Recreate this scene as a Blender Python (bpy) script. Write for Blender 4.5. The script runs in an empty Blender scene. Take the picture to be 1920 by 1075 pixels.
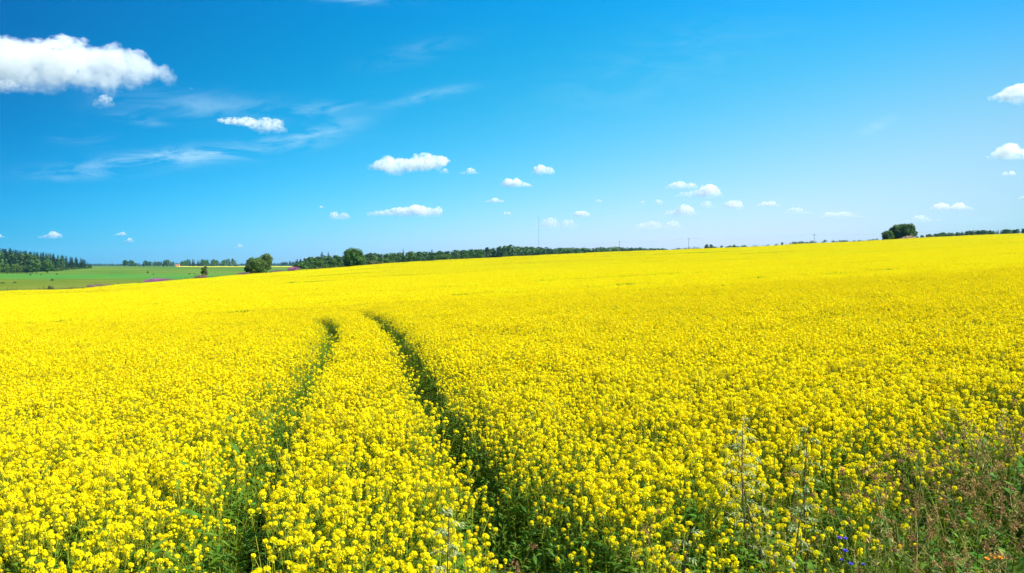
import bpy, math, random
import numpy as np
from mathutils import Vector, Quaternion, Matrix, Euler

R = math.radians
sc = bpy.context.scene
col = sc.collection

# ------------------------------------------------------------------ camera
FPX = 1507.0            # focal length in photograph pixels (1920 wide)
CAMZ = 3.2
HORIZON = 497.0         # pixel row of the true horizon
cam_d = bpy.data.cameras.new("camera")
cam = bpy.data.objects.new("camera", cam_d)
col.objects.link(cam)
cam_d.sensor_width = 36.0
cam_d.lens = 36.0 * FPX / 1920.0
cam_d.clip_start = 0.05
cam_d.clip_end = 90000.0
cam.location = (0, 0, CAMZ)
cam.rotation_euler = (R(90) - math.atan((537.5 - HORIZON) / FPX), 0, 0)
sc.camera = cam

# ------------------------------------------------------------------ sun and sky
SUN_AZ, SUN_EL = R(98), R(48)      # clockwise from the view direction
sun_d = bpy.data.lights.new("sun", 'SUN')
sun_d.energy = 4.9
sun_d.angle = R(0.5)
sun_d.color = (1.0, 0.955, 0.88)
sun = bpy.data.objects.new("sun", sun_d)
col.objects.link(sun)
sdir = Vector((math.sin(SUN_AZ) * math.cos(SUN_EL), math.cos(SUN_AZ) * math.cos(SUN_EL), math.sin(SUN_EL)))
sun.rotation_euler = (-sdir).to_track_quat('-Z', 'Y').to_euler()

world = bpy.data.worlds.new("World")
sc.world = world
world.use_nodes = True


def build_world():
    nt = world.node_tree
    nt.nodes.clear()
    N, L = nt.nodes.new, nt.links.new
    out = N('ShaderNodeOutputWorld')
    bg = N('ShaderNodeBackground')
    bg.inputs[1].default_value = 0.105
    L(bg.outputs[0], out.inputs[0])
    sky = N('ShaderNodeTexSky')
    sky.sky_type = 'NISHITA'
    sky.sun_disc = False
    sky.sun_elevation = SUN_EL
    sky.sun_rotation = SUN_AZ
    sky.altitude = 0
    sky.air_density = 1.0
    sky.dust_density = 0.6
    sky.ozone_density = 2.5
    tc = N('ShaderNodeTexCoord')
    sep = N('ShaderNodeSeparateXYZ')
    L(tc.outputs['Generated'], sep.inputs[0])

    def m(op, a, b=None, c=None, clamp=False):
        n = N('ShaderNodeMath')
        n.operation = op
        n.use_clamp = clamp
        for i, v in enumerate((a, b, c)):
            if v is None:
                continue
            if isinstance(v, (int, float)):
                n.inputs[i].default_value = v
            else:
                L(v, n.inputs[i])
        return n.outputs[0]
    X, Y, Z = sep.outputs
    Yc = m('MAXIMUM', Y, 0.05)
    u = m('DIVIDE', X, Yc)
    v = m('DIVIDE', Z, Yc)
    # grade of the physical sky towards the deep saturated blue of the day
    ug = m('MINIMUM', m('MAXIMUM', m('DIVIDE', X, m('MAXIMUM', m('ABSOLUTE', Y), 0.05)), -0.66), 0.66)
    vg = m('MINIMUM', m('MAXIMUM', m('DIVIDE', Z, m('MAXIMUM', m('ABSOLUTE', Y), 0.05)), 0.0), 0.36)
    v2 = m('MULTIPLY', vg, vg)
    feats = [None, ug, vg, m('MULTIPLY', ug, ug), v2, m('MULTIPLY', ug, vg), m('MULTIPLY', v2, vg), m('MULTIPLY', ug, v2)]
    cmb = N('ShaderNodeCombineXYZ')
    for c in range(3):
        tot = None
        for k_, f_ in zip(SKY_GRADE[c], feats):
            term = k_ if f_ is None else m('MULTIPLY', f_, k_)
            tot = term if tot is None else m('ADD', term, tot)
        L(m('EXPONENT', tot), cmb.inputs[c])
    gain = N('ShaderNodeVectorMath')
    gain.operation = 'MULTIPLY'
    L(sky.outputs[0], gain.inputs[0])
    L(cmb.outputs[0], gain.inputs[1])
    # high thin cirrus streaks
    comb = N('ShaderNodeCombineXYZ')
    L(m('MULTIPLY', m('ADD', u, m('MULTIPLY', v, 1.2)), 4.2), comb.inputs[0])
    L(m('MULTIPLY', m('SUBTRACT', v, m('MULTIPLY', u, 0.12)), 17.0), comb.inputs[1])
    nz = N('ShaderNodeTexNoise')
    nz.inputs['Scale'].default_value = 2.3
    nz.inputs['Detail'].default_value = 7.0
    nz.inputs['Roughness'].default_value = 0.62
    nz.inputs['Distortion'].default_value = 0.9
    L(comb.outputs[0], nz.inputs['Vector'])
    streak = m('MULTIPLY', m('SUBTRACT', nz.outputs['Fac'], 0.40), 4.4, clamp=True)
    total = None
    for (cx, cy, hw, hh, slope, amp) in CIRRUS:
        cu, cv = (cx - 960) / FPX, (HORIZON - cy) / FPX
        du = m('SUBTRACT', u, cu)
        dv = m('SUBTRACT', m('SUBTRACT', v, cv), m('MULTIPLY', du, slope))
        a = m('POWER', m('DIVIDE', du, hw / FPX), 2.0)
        b = m('POWER', m('DIVIDE', dv, hh / FPX), 2.0)
        g = m('MULTIPLY', m('EXPONENT', m('MULTIPLY', m('ADD', a, b), -1.0)), amp * .8)
        total = g if total is None else m('ADD', total, g)
    cf = m('MULTIPLY', total, streak, clamp=True)
    cf = m('MULTIPLY', cf, m('GREATER_THAN', Y, 0.1))
    mix = N('ShaderNodeMixRGB')
    L(cf, mix.inputs[0])
    L(gain.outputs[0], mix.inputs[1])
    mix.inputs[2].default_value = (2.6, 4.1, 5.0, 1)
    L(mix.outputs[0], bg.inputs[0])


SKY_GRADE = [[-0.364, 1.028, -7.478, -3.61, -13.57, 23.386, -10.548, -22.943], [-0.286, 0.223, -1.267, -1.192, 4.011, 4.644, -5.567, -9.337],
             [0.204, -0.011, -4.54, -0.861, 13.639, 1.948, -8.571, -1.382]]
CIRRUS = [  # x, y, half width, half height (photo px), slope, strength
    (330, 296, 190, 15, 0.10, 0.9), (580, 255, 90, 16, 0.25, 0.6), (610, 205, 70, 12, 0.2, 0.4),
    (180, 330, 70, 7, 0.05, 0.45), (145, 255, 50, 14, -0.1, 0.3), (370, 200, 170, 22, -0.05, 0.35),
    (800, 182, 70, 9, 0.2, 0.45), (790, 100, 90, 18, 0.25, 0.2), (260, 225, 45, 8, -0.2, 0.35),
    (640, 0, 80, 8, -0.1, 0.6), (1540, 400, 60, 7, 0, 0.35), (1780, 412, 130, 7, 0, 0.45), (1240, 130, 200, 60, 0.3, 0.12),
    (1640, 238, 30, 9, 0.4, 0.5),
]
build_world()

vs = sc.view_settings
vs.view_transform = 'Standard'
vs.look = 'None'
vs.gamma = 1.0
vs.use_curve_mapping = False
vs.exposure = 1.08
cy = sc.cycles
cy.max_bounces = 14
cy.diffuse_bounces = 3
cy.glossy_bounces = 2
cy.transmission_bounces = 4
cy.volume_bounces = 12
cy.volume_step_rate = 0.14
cy.volume_max_steps = 512
cy.transparent_max_bounces = 48
cy.use_adaptive_sampling = True
cy.adaptive_threshold = 0.02

# ------------------------------------------------------------------ helpers
rng = random.Random(11)


def srgb(r, g, b):
    f = lambda c: (c / 255 / 12.92) if c <= 10 else ((c / 255 + .055) / 1.055) ** 2.4
    return (f(r), f(g), f(b))


def leafy(name, base, trans=0.35, tcol=None, var=0.12, hue=0.02, rough=0.6, spec=0.2, noise=None):
    """thin plant tissue: diffuse + light let through, with small variation per plant"""
    mt = bpy.data.materials.new(name)
    mt.use_nodes = True
    nt = mt.node_tree
    nt.nodes.clear()
    N, L = nt.nodes.new, nt.links.new
    out = N('ShaderNodeOutputMaterial')
    p = N('ShaderNodeBsdfPrincipled')
    p.inputs['Roughness'].default_value = rough
    p.inputs['Specular IOR Level'].default_value = spec
    t = N('ShaderNodeBsdfTranslucent')
    mx = N('ShaderNodeMixShader')
    mx.inputs[0].default_value = trans
    oi = N('ShaderNodeObjectInfo')
    hs = N('ShaderNodeHueSaturation')
    hs.inputs['Color'].default_value = (*base, 1)
    mr = N('ShaderNodeMapRange')
    mr.inputs['To Min'].default_value = 0.5 - hue
    mr.inputs['To Max'].default_value = 0.5 + hue
    L(oi.outputs['Random'], mr.inputs['Value'])
    L(mr.outputs[0], hs.inputs['Hue'])
    nz = N('ShaderNodeTexNoise')
    nz.inputs['Scale'].default_value = noise or 9.0
    nz.inputs['Detail'].default_value = 2
    geo = N('ShaderNodeNewGeometry')
    L(geo.outputs['Position'], nz.inputs['Vector'])
    mv = N('ShaderNodeMapRange')
    mv.inputs['From Min'].default_value = 0.3
    mv.inputs['From Max'].default_value = 0.7
    mv.inputs['To Min'].default_value = 1 - var * 1.6
    mv.inputs['To Max'].default_value = 1 + var * 1.6
    L(nz.outputs['Fac'], mv.inputs['Value'])
    L(mv.outputs[0], hs.inputs['Value'])
    L(hs.outputs[0], p.inputs['Base Color'])
    if tcol is None:
        L(hs.outputs[0], t.inputs['Color'])
    else:
        t.inputs['Color'].default_value = (*tcol, 1)
    L(p.outputs[0], mx.inputs[1])
    L(t.outputs[0], mx.inputs[2])
    L(mx.outputs[0], out.inputs[0])
    return mt


def ground_mat(name, c1, c2, scale=0.5, detail=8, bump=0.3, c3=None, scale3=0.02):
    mt = bpy.data.materials.new(name)
    mt.use_nodes = True
    nt = mt.node_tree
    N, L = nt.nodes.new, nt.links.new
    p = nt.nodes['Principled BSDF']
    p.inputs['Roughness'].default_value = 0.95
    p.inputs['Specular IOR Level'].default_value = 0.05
    geo = N('ShaderNodeNewGeometry')
    nz = N('ShaderNodeTexNoise')
    nz.inputs['Scale'].default_value = scale
    nz.inputs['Detail'].default_value = detail
    L(geo.outputs['Position'], nz.inputs['Vector'])
    r = N('ShaderNodeValToRGB')
    r.color_ramp.elements[0].position = 0.35
    r.color_ramp.elements[0].color = (*c1, 1)
    r.color_ramp.elements[1].position = 0.65
    r.color_ramp.elements[1].color = (*c2, 1)
    L(nz.outputs['Fac'], r.inputs[0])
    src = r.outputs[0]
    if c3:
        n3 = N('ShaderNodeTexNoise')
        n3.inputs['Scale'].default_value = scale3
        n3.inputs['Detail'].default_value = 4
        L(geo.outputs['Position'], n3.inputs['Vector'])
        r3 = N('ShaderNodeValToRGB')
        r3.color_ramp.elements[0].position = 0.42
        r3.color_ramp.elements[1].position = 0.62
        L(n3.outputs['Fac'], r3.inputs[0])
        mx = N('ShaderNodeMixRGB')
        L(r3.outputs[0], mx.inputs[0])
        L(src, mx.inputs[1])
        mx.inputs[2].default_value = (*c3, 1)
        src = mx.outputs[0]
    L(src, p.inputs['Base Color'])
    b = N('ShaderNodeBump')
    b.inputs['Strength'].default_value = bump
    b.inputs['Distance'].default_value = 0.1
    L(nz.outputs['Fac'], b.inputs['Height'])
    L(b.outputs[0], p.inputs['Normal'])
    return mt


def plain(name, c, rough=0.7, metal=0.0):
    mt = bpy.data.materials.new(name)
    mt.use_nodes = True
    nt = mt.node_tree
    N, L = nt.nodes.new, nt.links.new
    p = nt.nodes['Principled BSDF']
    p.inputs['Roughness'].default_value = rough
    p.inputs['Metallic'].default_value = metal
    nz = N('ShaderNodeTexNoise')
    nz.inputs['Scale'].default_value = 4.0
    r = N('ShaderNodeValToRGB')
    r.color_ramp.elements[0].color = (*[x * 0.8 for x in c], 1)
    r.color_ramp.elements[1].color = (*[min(1, x * 1.15) for x in c], 1)
    L(nz.outputs['Fac'], r.inputs[0])
    L(r.outputs[0], p.inputs['Base Color'])
    return mt


M = {}
M['petal'] = leafy('yellow_petal', (0.95, 0.795, 0.007), 0.42, (0.97, 0.83, 0.005), var=0.08, hue=0.010, rough=0.7, spec=0.05)
M['petal_far'] = M['petal']
M['bud'] = leafy('green_yellow_bud', (0.42, 0.46, 0.03), 0.3, var=0.1)
M['stem'] = leafy('rape_stem', (0.34, 0.37, 0.025), 0.3, var=0.25, hue=0.02)
M['leaf'] = leafy('rape_leaf', (0.095, 0.195, 0.018), 0.33, (0.34, 0.48, 0.008), var=0.3, hue=0.03, rough=0.6, spec=0.12)
M['grass'] = leafy('verge_grass', (0.115, 0.165, 0.012), 0.33, var=0.4, hue=0.04)
M['straw'] = leafy('straw', (0.46, 0.35, 0.10), 0.2, var=0.25, hue=0.02)
M['drybrown'] = leafy('dry_seedhead', (0.38, 0.21, 0.07), 0.3, var=0.3, hue=0.02)
M['mugstem'] = leafy('mugwort_stem', (0.10, 0.05, 0.04), 0.0, var=0.2)
M['mugleaf'] = leafy('mugwort_leaf', (0.37, 0.42, 0.16), 0.35, var=0.3, hue=0.02)
M['blue'] = leafy('blue_petal', (0.08, 0.07, 0.65), 0.3, var=0.1)
M['orange'] = leafy('orange_petal', (0.85, 0.38, 0.01), 0.3, var=0.1)
M['soil'] = ground_mat('soil', (0.055, 0.04, 0.025), (0.10, 0.09, 0.04), 2.5, 8, 0.8, (0.05, 0.075, 0.02), 0.7)
M['bark'] = plain('bark', (0.09, 0.065, 0.045), 0.9)
M['spruce'] = leafy('spruce_needles', (0.036, 0.078, 0.028), 0.2, var=0.3, hue=0.015, noise=0.4)
M['pine'] = leafy('pine_needles', (0.068, 0.135, 0.03), 0.25, var=0.3, hue=0.015, noise=0.4)
M['broad'] = leafy('broad_leaves', (0.075, 0.150, 0.018), 0.33, var=0.3, hue=0.015, noise=0.5)
M['broad_light'] = leafy('light_leaves', (0.125, 0.185, 0.03), 0.3, var=0.3, hue=0.02, noise=0.5)
M['scrub'] = leafy('scrub_leaves', (0.13, 0.15, 0.05), 0.3, var=0.3, hue=0.03, noise=0.8)
M['fireweed'] = leafy('fireweed_flower', (0.52, 0.15, 0.40), 0.3, var=0.2, hue=0.02, noise=0.8)
M['fireweed_pale'] = leafy('faded_fireweed', (0.30, 0.17, 0.19), 0.3, var=0.25, hue=0.03, noise=0.8)
M['steel'] = plain('galvanised_steel', (0.25, 0.26, 0.28), 0.5, 0.3)
M['pole'] = plain('weathered_pole', (0.10, 0.085, 0.07), 0.85)


class MB:
    def __init__(self):
        self.v, self.f, self.m = [], [], []

    def face(self, pts, m=0):
        i = len(self.v)
        self.v.extend([tuple(p) for p in pts])
        self.f.append(tuple(range(i, i + len(pts))))
        self.m.append(m)

    def tube(self, pts, r0, r1, m=0, sides=3):
        pts = [Vector(p) for p in pts]
        n = len(pts)
        i0 = len(self.v)
        for k, p in enumerate(pts):
            d = (pts[min(k + 1, n - 1)] - pts[max(k - 1, 0)])
            d = d.normalized() if d.length > 1e-9 else Vector((0, 0, 1))
            a = d.orthogonal().normalized()
            b = d.cross(a)
            r = r0 + (r1 - r0) * k / max(1, n - 1)
            for s in range(sides):
                t = 2 * math.pi * s / sides
                self.v.append(tuple(p + a * (r * math.cos(t)) + b * (r * math.sin(t))))
        for k in range(n - 1):
            for s in range(sides):
                q = (s + 1) % sides
                self.f.append((i0 + k * sides + s, i0 + k * sides + q, i0 + (k + 1) * sides + q, i0 + (k + 1) * sides + s))
                self.m.append(m)

    def leaf(self, base, d, up, ln, wd, m=0, droop=0.3, segs=3):
        """a tapering blade of segs quads, bending down"""
        base = Vector(base)
        d = Vector(d).normalized()
        up = Vector(up)
        side = d.cross(up)
        side = side.normalized() if side.length > 1e-6 else Vector((1, 0, 0))
        i0 = len(self.v)
        prof = {2: [0.35, 1.0, 0.05], 3: [0.25, 1.0, 0.75, 0.03], 4: [0.5, 1, 0.85, 0.55, 0.03]}[segs]
        p = base.copy()
        dd = d.copy()
        for k in range(segs + 1):
            w = wd * 0.5 * prof[k]
            self.v.append(tuple(p - side * w))
            self.v.append(tuple(p + side * w))
            p = p + dd * (ln / segs)
            dd = (dd + Vector((0, 0, -droop))).normalized()
        for k in range(segs):
            a = i0 + 2 * k
            self.f.append((a, a + 1, a + 3, a + 2))
            self.m.append(m)

    def add(self, o, mat4=None):
        i0 = len(self.v)
        if mat4 is None:
            self.v.extend(o.v)
        else:
            self.v.extend([tuple(mat4 @ Vector(p)) for p in o.v])
        self.f.extend([tuple(i + i0 for i in f) for f in o.f])
        self.m.extend(o.m)

    def mesh(self, name, mats, smooth=False):
        me = bpy.data.meshes.new(name)
        me.from_pydata(self.v, [], self.f)
        for mm in mats:
            me.materials.append(mm)
        me.polygons.foreach_set('material_index', self.m)
        if smooth:
            me.polygons.foreach_set('use_smooth', [True] * len(self.f))
        me.update()
        return me


def rdir(rg, zmin=-1.0, zmax=1.0):
    z = rg.uniform(zmin, zmax)
    t = rg.uniform(0, 2 * math.pi)
    s = math.sqrt(max(0, 1 - z * z))
    return Vector((s * math.cos(t), s * math.sin(t), z))


def obj(name, me, parent=None, loc=(0, 0, 0)):
    o = bpy.data.objects.new(name, me)
    col.objects.link(o)
    o.location = loc
    if parent:
        o.parent = parent
    return o


def tag(o, label=None, cat=None, group=None, kind=None):
    if label:
        o['label'] = label
    if cat:
        o['category'] = cat
    if group:
        o['group'] = group
    if kind:
        o['kind'] = kind
    return o


def copy_tree(o, parent=None):
    c = o.copy()
    col.objects.link(c)
    if parent:
        c.parent = parent
    for ch in o.children:
        copy_tree(ch, c)
    return c


# ------------------------------------------------------------------ terrain
CROP = 1.1
SKX = [-600, 0, 150, 300, 450, 560, 700, 800, 1000, 1200, 1400, 1600, 1700, 1920, 2600]
SKY_ = [585, 547, 541, 528, 514, 507, 495, 490, 479, 470, 463, 453, 447, 438, 412]
_ux = np.array([(x - 960) / FPX for x in SKX])
_ue = np.array([(HORIZON - y) / FPX for y in SKY_])
_DX = np.array([-1.0, -0.637, -0.45, -0.3, -0.1, 0.15, 0.4, 0.64, 1.0])
_DV = np.array([150, 175, 230, 300, 330, 350, 380, 400, 420])


def _sm(fx, fy, u):
    return sum(np.interp(u + d, fx, fy) for d in (-.04, -.02, 0, .02, .04)) / 5


def skyE(u):
    return _sm(_ux, _ue, u)


def edgeD(u):
    return _sm(_DX, _DV, u)


def sstep(t):
    t = np.clip(t, 0, 1)
    return t * t * (3 - 2 * t)


def ground(x, y):
    """height of the soil"""
    x = np.asarray(x, float)
    y = np.asarray(y, float)
    ye = np.maximum(y, 12.0)
    u = np.clip(x / ye, -1.0, 1.0)
    D = edgeD(u)
    E = skyE(u)
    plane = 0.057 * np.clip(x, -400, 400) - 0.0004 * y
    ge = CAMZ + E * D - CROP
    gD = 0.057 * u * D - 0.0004 * D
    w = np.clip(y / D, 0, 1)
    inner = plane + (ge - gD) * w ** 2.0
    # beyond the field
    valley = -5.0 + 4.7 * sstep((y - 700) / 800) + 0.6 * sstep((y - 1500) / 3000)
    yy = np.clip(y, 0, 1300)
    hillside = CAMZ + yy * (E - 0.006)
    hillside = np.where(E < 0.006, np.maximum(hillside, valley), hillside)
    k = sstep((u + 0.27) / 0.12)
    F = valley * (1 - k) + hillside * k
    t = sstep((y - D) / 160.0)
    outer = ge * (1 - t) + F * t
    return np.where(y < D, inner, outer)


def gz(x, y):
    return float(ground(x, y))


def u_of(px):
    return (px - 960.0) / FPX


def at(px, Y):
    """ground point in the direction of column px at depth Y"""
    x = u_of(px) * Y
    return Vector((x, Y, gz(x, Y)))


def hit(px, py, y0=20.0):
    """where the ray through a photo pixel meets the ground"""
    u, e = u_of(px), (HORIZON - py) / FPX
    Y = y0
    while Y < 6000:
        if CAMZ + e * Y < gz(u * Y, Y):
            return at(px, Y)
        Y *= 1.004
    return at(px, 3000)


def grid_sheet(name, ys, smin, smax, cols, wfun, mat, lift=0.0):
    V, F_ = [], []
    ys = np.asarray(ys, float)
    s = np.linspace(smin, smax, cols)
    for y in ys:
        xs = wfun(s, y)
        zs = ground(xs, np.full_like(xs, y)) + lift
        V.extend(zip(xs.tolist(), [float(y)] * cols, zs.tolist()))
    for j in range(len(ys) - 1):
        for i in range(cols - 1):
            a = j * cols + i
            F_.append((a, a + 1, a + cols + 1, a + cols))
    me = bpy.data.meshes.new(name)
    me.from_pydata(V, [], F_)
    me.materials.append(mat)
    me.polygons.foreach_set('use_smooth', [True] * len(F_))
    return me


ys = list(np.linspace(-60, 20, 40)) + list(np.geomspace(21, 700, 150)) + list(np.geomspace(710, 9000, 40))
M['meadow'] = ground_mat('far_land', (0.05, 0.09, 0.03), (0.08, 0.12, 0.03), 0.02, 6, 0.0)
M['ground'] = M['soil']
wf = lambda s, y: s * (60 + 1.25 * max(y, 0))
tag(obj('ground', grid_sheet('ground', ys[:165], -1, 1, 240, wf, M['soil'])), kind='structure')
tag(obj('far_land', grid_sheet('far_land', ys[164:], -1, 1, 240, wf, M['meadow'])), kind='structure')


def field_sheet(name, py_near_far, pxs, mat, lift):
    """a cultivated strip of the valley floor between two depths"""
    y0, y1 = py_near_far
    a, b = u_of(pxs[0]), u_of(pxs[1])
    me = grid_sheet(name, np.linspace(y0, y1, 24), a, b, 90, lambda s, y: s * y, mat, lift)
    return tag(obj(name, me), kind='structure')


M['f1'] = ground_mat('olive_grass', (0.082, 0.128, 0.006), (0.105, 0.15, 0.008), 0.05, 8, 0.0, (0.145, 0.17, 0.018), 0.012)
M['f2'] = ground_mat('bright_crop', (0.040, 0.165, 0.018), (0.056, 0.195, 0.022), 0.04, 8, 0.0, (0.09, 0.20, 0.022), 0.01)
M['f3'] = ground_mat('mid_green_field', (0.058, 0.135, 0.008), (0.076, 0.155, 0.011), 0.03, 8, 0.0, (0.12, 0.18, 0.02), 0.008)
M['f4'] = ground_mat('distant_yellow_crop', (0.50, 0.45, 0.04), (0.60, 0.52, 0.04), 0.03, 6, 0.0)
field_sheet('meadow', (190, 452), (-700, 700), M['f1'], 0.06)
field_sheet('green_field', (456, 735), (-700, 560), M['f2'], 0.08)
field_sheet('pasture', (740, 1560), (-700, 570), M['f3'], 0.10)
field_sheet('yellow_field', (1330, 1700), (330, 554), M['f4'], 0.6)

# ------------------------------------------------------------------ rape crop layout
def canopy_pt(px, py):
    e, u = (py - HORIZON) / FPX, u_of(px)
    Y = 2.1 / (e + 0.057 * u - 0.0004)
    return (u * Y, Y)


RIGHT_TRACK = [canopy_pt(*p) for p in [(1070, 1180), (982, 1000), (910, 900), (843, 800),  (790, 730), (757, 660), (728, 618), (702, 597), (676, 586)]]
LEFT_TRACK = [canopy_pt(*p) for p in [(400, 1180), (455, 1000), (490, 900), (533, 800), (577, 720), (620, 655), (634, 625), (630, 607), (615, 597)]]
CROSS = [canopy_pt(*p) for p in [(676, 586), (620, 585), (540, 588), (460, 590), (380, 594), (250, 604)]]


def dist_poly(P, poly):
    """signed-less distance from points to a polyline, and the side (+ = right of it)"""
    best = np.full(len(P), 1e9)
    side = np.zeros(len(P))
    for a, b in zip(poly[:-1], poly[1:]):
        a, b = np.array(a), np.array(b)
        d = b - a
        t = np.clip(((P - a) @ d) / (d @ d), 0, 1)
        q = P - (a + t[:, None] * d)
        l = np.hypot(q[:, 0], q[:, 1])
        m_ = l < best
        s = np.sign(d[1] * q[:, 0] - d[0] * q[:, 1])
        best = np.where(m_, l, best)
        side = np.where(m_, s, side)
    return best, side


EDX = [-40, -8, -3, -1, 0, 1, 2, 3.5, 5, 7, 12, 30, 60]
EDY = [3.0, 3.4, 4.2, 4.7, 5.2, 5.6, 6.1, 7.3, 8.7, 10.2, 13, 20, 30]


def vnoise(P, scale, seed):
    """smooth value noise"""
    r = np.random.RandomState(seed)
    T = r.rand(64, 64)
    q = P / scale
    i = np.floor(q).astype(int)
    f = q - i
    f = f * f * (3 - 2 * f)
    g = lambda a, b: T[a % 64, b % 64]
    return (g(i[:, 0], i[:, 1]) * (1 - f[:, 0]) * (1 - f[:, 1]) + g(i[:, 0] + 1, i[:, 1]) * f[:, 0] * (1 - f[:, 1])
            + g(i[:, 0], i[:, 1] + 1) * (1 - f[:, 0]) * f[:, 1] + g(i[:, 0] + 1, i[:, 1] + 1) * f[:, 0] * f[:, 1])


# ---------------------------------------------------------- prototypes of plants
def head(rg, n, R0, petal, detail):
    """a domed rape inflorescence, centre at the origin"""
    b = MB()
    if detail:
        for k in range(n):
            t = (k + 0.5) / n
            ph = k * 2.39996 + rg.uniform(-.3, .3)
            el = math.asin(max(-0.35, 1 - 1.35 * t))
            d = Vector((math.cos(ph) * math.cos(el), math.sin(ph) * math.cos(el), math.sin(el)))
            c = Vector((d.x * R0, d.y * R0, d.z * R0 * 0.75)) * rg.uniform(0.75, 1.1)
            nrm = (d + rdir(rg) * 0.35).normalized()
            a = nrm.orthogonal().normalized()
            a.rotate(Quaternion(nrm, rg.uniform(0, 3)))
            bb = nrm.cross(a)
            for s in range(4):
                ang = s * math.pi / 2
                dv = a * math.cos(ang) + bb * math.sin(ang)
                sv = nrm.cross(dv)
                tip = c + dv * petal + nrm * petal * 0.25
                mid = c + dv * petal * 0.62 + nrm * petal * 0.28
                b.face([c, mid - sv * petal * 0.42, tip, mid + sv * petal * 0.42], 0)
        for k in range(5):
            d = rdir(rg, 0.5, 1)
            c = d * R0 * 0.75
            a = d.orthogonal().normalized() * 0.004
            bb = d.cross(a)
            b.face([c + a, c + bb, c - a, c - bb], 1)
    else:
        for k in range(n):
            d = rdir(rg, -0.35, 1)
            c = Vector((d.x * R0, d.y * R0, d.z * R0 * 0.75)) * rg.uniform(0.6, 1.05)
            nrm = (d + rdir(rg) * 0.4).normalized()
            a = nrm.orthogonal().normalized()
            a.rotate(Quaternion(nrm, rg.uniform(0, 3)))
            bb = nrm.cross(a)
            p = petal * rg.uniform(0.75, 1.2)
            b.face([c + a * p, c + bb * p * .8, c - a * p, c - bb * p * .8], 0)
    return b


def rape_plant(seed, detail=2, H=1.1):
    """returns dict of part meshes builders: stem, leaves, heads(list of (builder, loc))"""
    rg = random.Random(seed)
    stem, leaves, heads = MB(), MB(), []
    lean = Vector((rg.uniform(-.09, .09), rg.uniform(-.09, .09), 0))
    top = Vector((lean.x, lean.y, H))

    def axis(t):
        return Vector((lean.x * t * t, lean.y * t * t, H * t))
    stem.tube([axis(t) for t in ((0, .35, .7, 1) if detail == 2 else (0.3, 1))], 0.0055, 0.0022, 0)
    tips = [(top, Vector((0, 0, 1)), 1.0)]
    nb = rg.randint(2, 5)
    for k in range(nb):
        t = rg.uniform(0.55, 0.86)
        a = k * 2.4 + rg.uniform(-.5, .5)
        base = axis(t)
        out = Vector((math.cos(a), math.sin(a), 0))
        L_ = rg.uniform(0.5, 1.0) * (1 - t) * H + 0.02
        spread = rg.uniform(0.07, 0.19)
        tip = base + out * spread + Vector((0, 0, min(L_, (1 - t) * H * 0.96) * rg.uniform(.7, 1)))
        mid = base.lerp(tip, 0.5) + out * 0.02
        stem.tube([base, mid, tip], 0.0028, 0.0016, 0)
        tips.append((tip, Vector((0, 0, 1)), rg.uniform(0.55, 0.85)))
    for tp, d, s in tips:
        n = int(20 * s + 4) if detail == 2 else int(10 * s + 3)
        Rr = 0.0275 * s * rg.uniform(0.72, 1.25)
        hb = head(rg, n, Rr, 0.0118 if detail == 2 else 0.0175, detail == 2)
        # open flowers straggling below the dome
        if detail == 2:
            hb.tube([Vector((0, 0, -.15)), Vector((0, 0, Rr * .6))], 0.0018, 0.001, 2)
        for k in range(rg.randint(3, 7) if detail == 2 else 2):
            zz = -Rr * rg.uniform(0.6, 2.4)
            a = rg.uniform(0, 6.28)
            c = Vector((math.cos(a), math.sin(a), 0)) * Rr * rg.uniform(0.5, 1.0) + Vector((0, 0, zz))
            nrm = (Vector((math.cos(a), math.sin(a), 0.6)) + rdir(rg) * .3).normalized()
            u_ = nrm.orthogonal().normalized() * 0.009
            v_ = nrm.cross(u_)
            hb.face([c + u_, c + v_, c - u_, c - v_], 0)
            if detail == 2:
                hb.tube([Vector((0, 0, zz * 1.1)), c], 0.0008, 0.0006, 2)
        if detail == 2:      # young pods and flower stalks
            for k in range(5):
                a = rg.uniform(0, 6.28)
                z0 = -rg.uniform(0.04, 0.14)
                o_ = Vector((math.cos(a), math.sin(a), 0))
                hb.tube([Vector((0, 0, z0)), o_ * 0.02 + Vector((0, 0, z0 + .012)), o_ * 0.035 + Vector((0, 0, z0 + .04))], 0.0012, 0.0008, 2)
        heads.append((hb, tp, s))
    nl = 9 if detail == 2 else 4
    for k in range(nl):
        t = rg.uniform(0.12, 0.8)
        a = k * 2.4 + rg.uniform(-.6, .6)
        d = Vector((math.cos(a), math.sin(a), rg.uniform(0.1, 0.8)))
        ln = (0.20 - 0.13 * t) * rg.uniform(0.7, 1.3)
        leaves.leaf(axis(t), d, (0, 0, 1), ln, ln * 0.34, 0, droop=rg.uniform(.15, .5), segs=3 if detail == 2 else 2)
    return stem, leaves, heads


def merged_plant(seed, detail, H=1.1, green=1.0, flowers=True):
    s, l, hs_ = rape_plant(seed, detail, H)
    b = MB()
    for o, base in ((s, 2), (l, 3)):
        o2 = MB(); o2.v, o2.f, o2.m = o.v, o.f, [base] * len(o.m)
        b.add(o2)
    if flowers:
        for hb, tp, sc_ in hs_:
            b.add(hb, Matrix.Translation(tp))
    return b


PM = [M['petal'], M['bud'], M['stem'], M['leaf']]
protos = []       # unlinked prototypes used by the instanced crop


def proto(name, builder, mats):
    me = builder.mesh(name, mats)
    o = bpy.data.objects.new(name, me)
    protos.append(o)
    return len(protos) - 1


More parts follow.
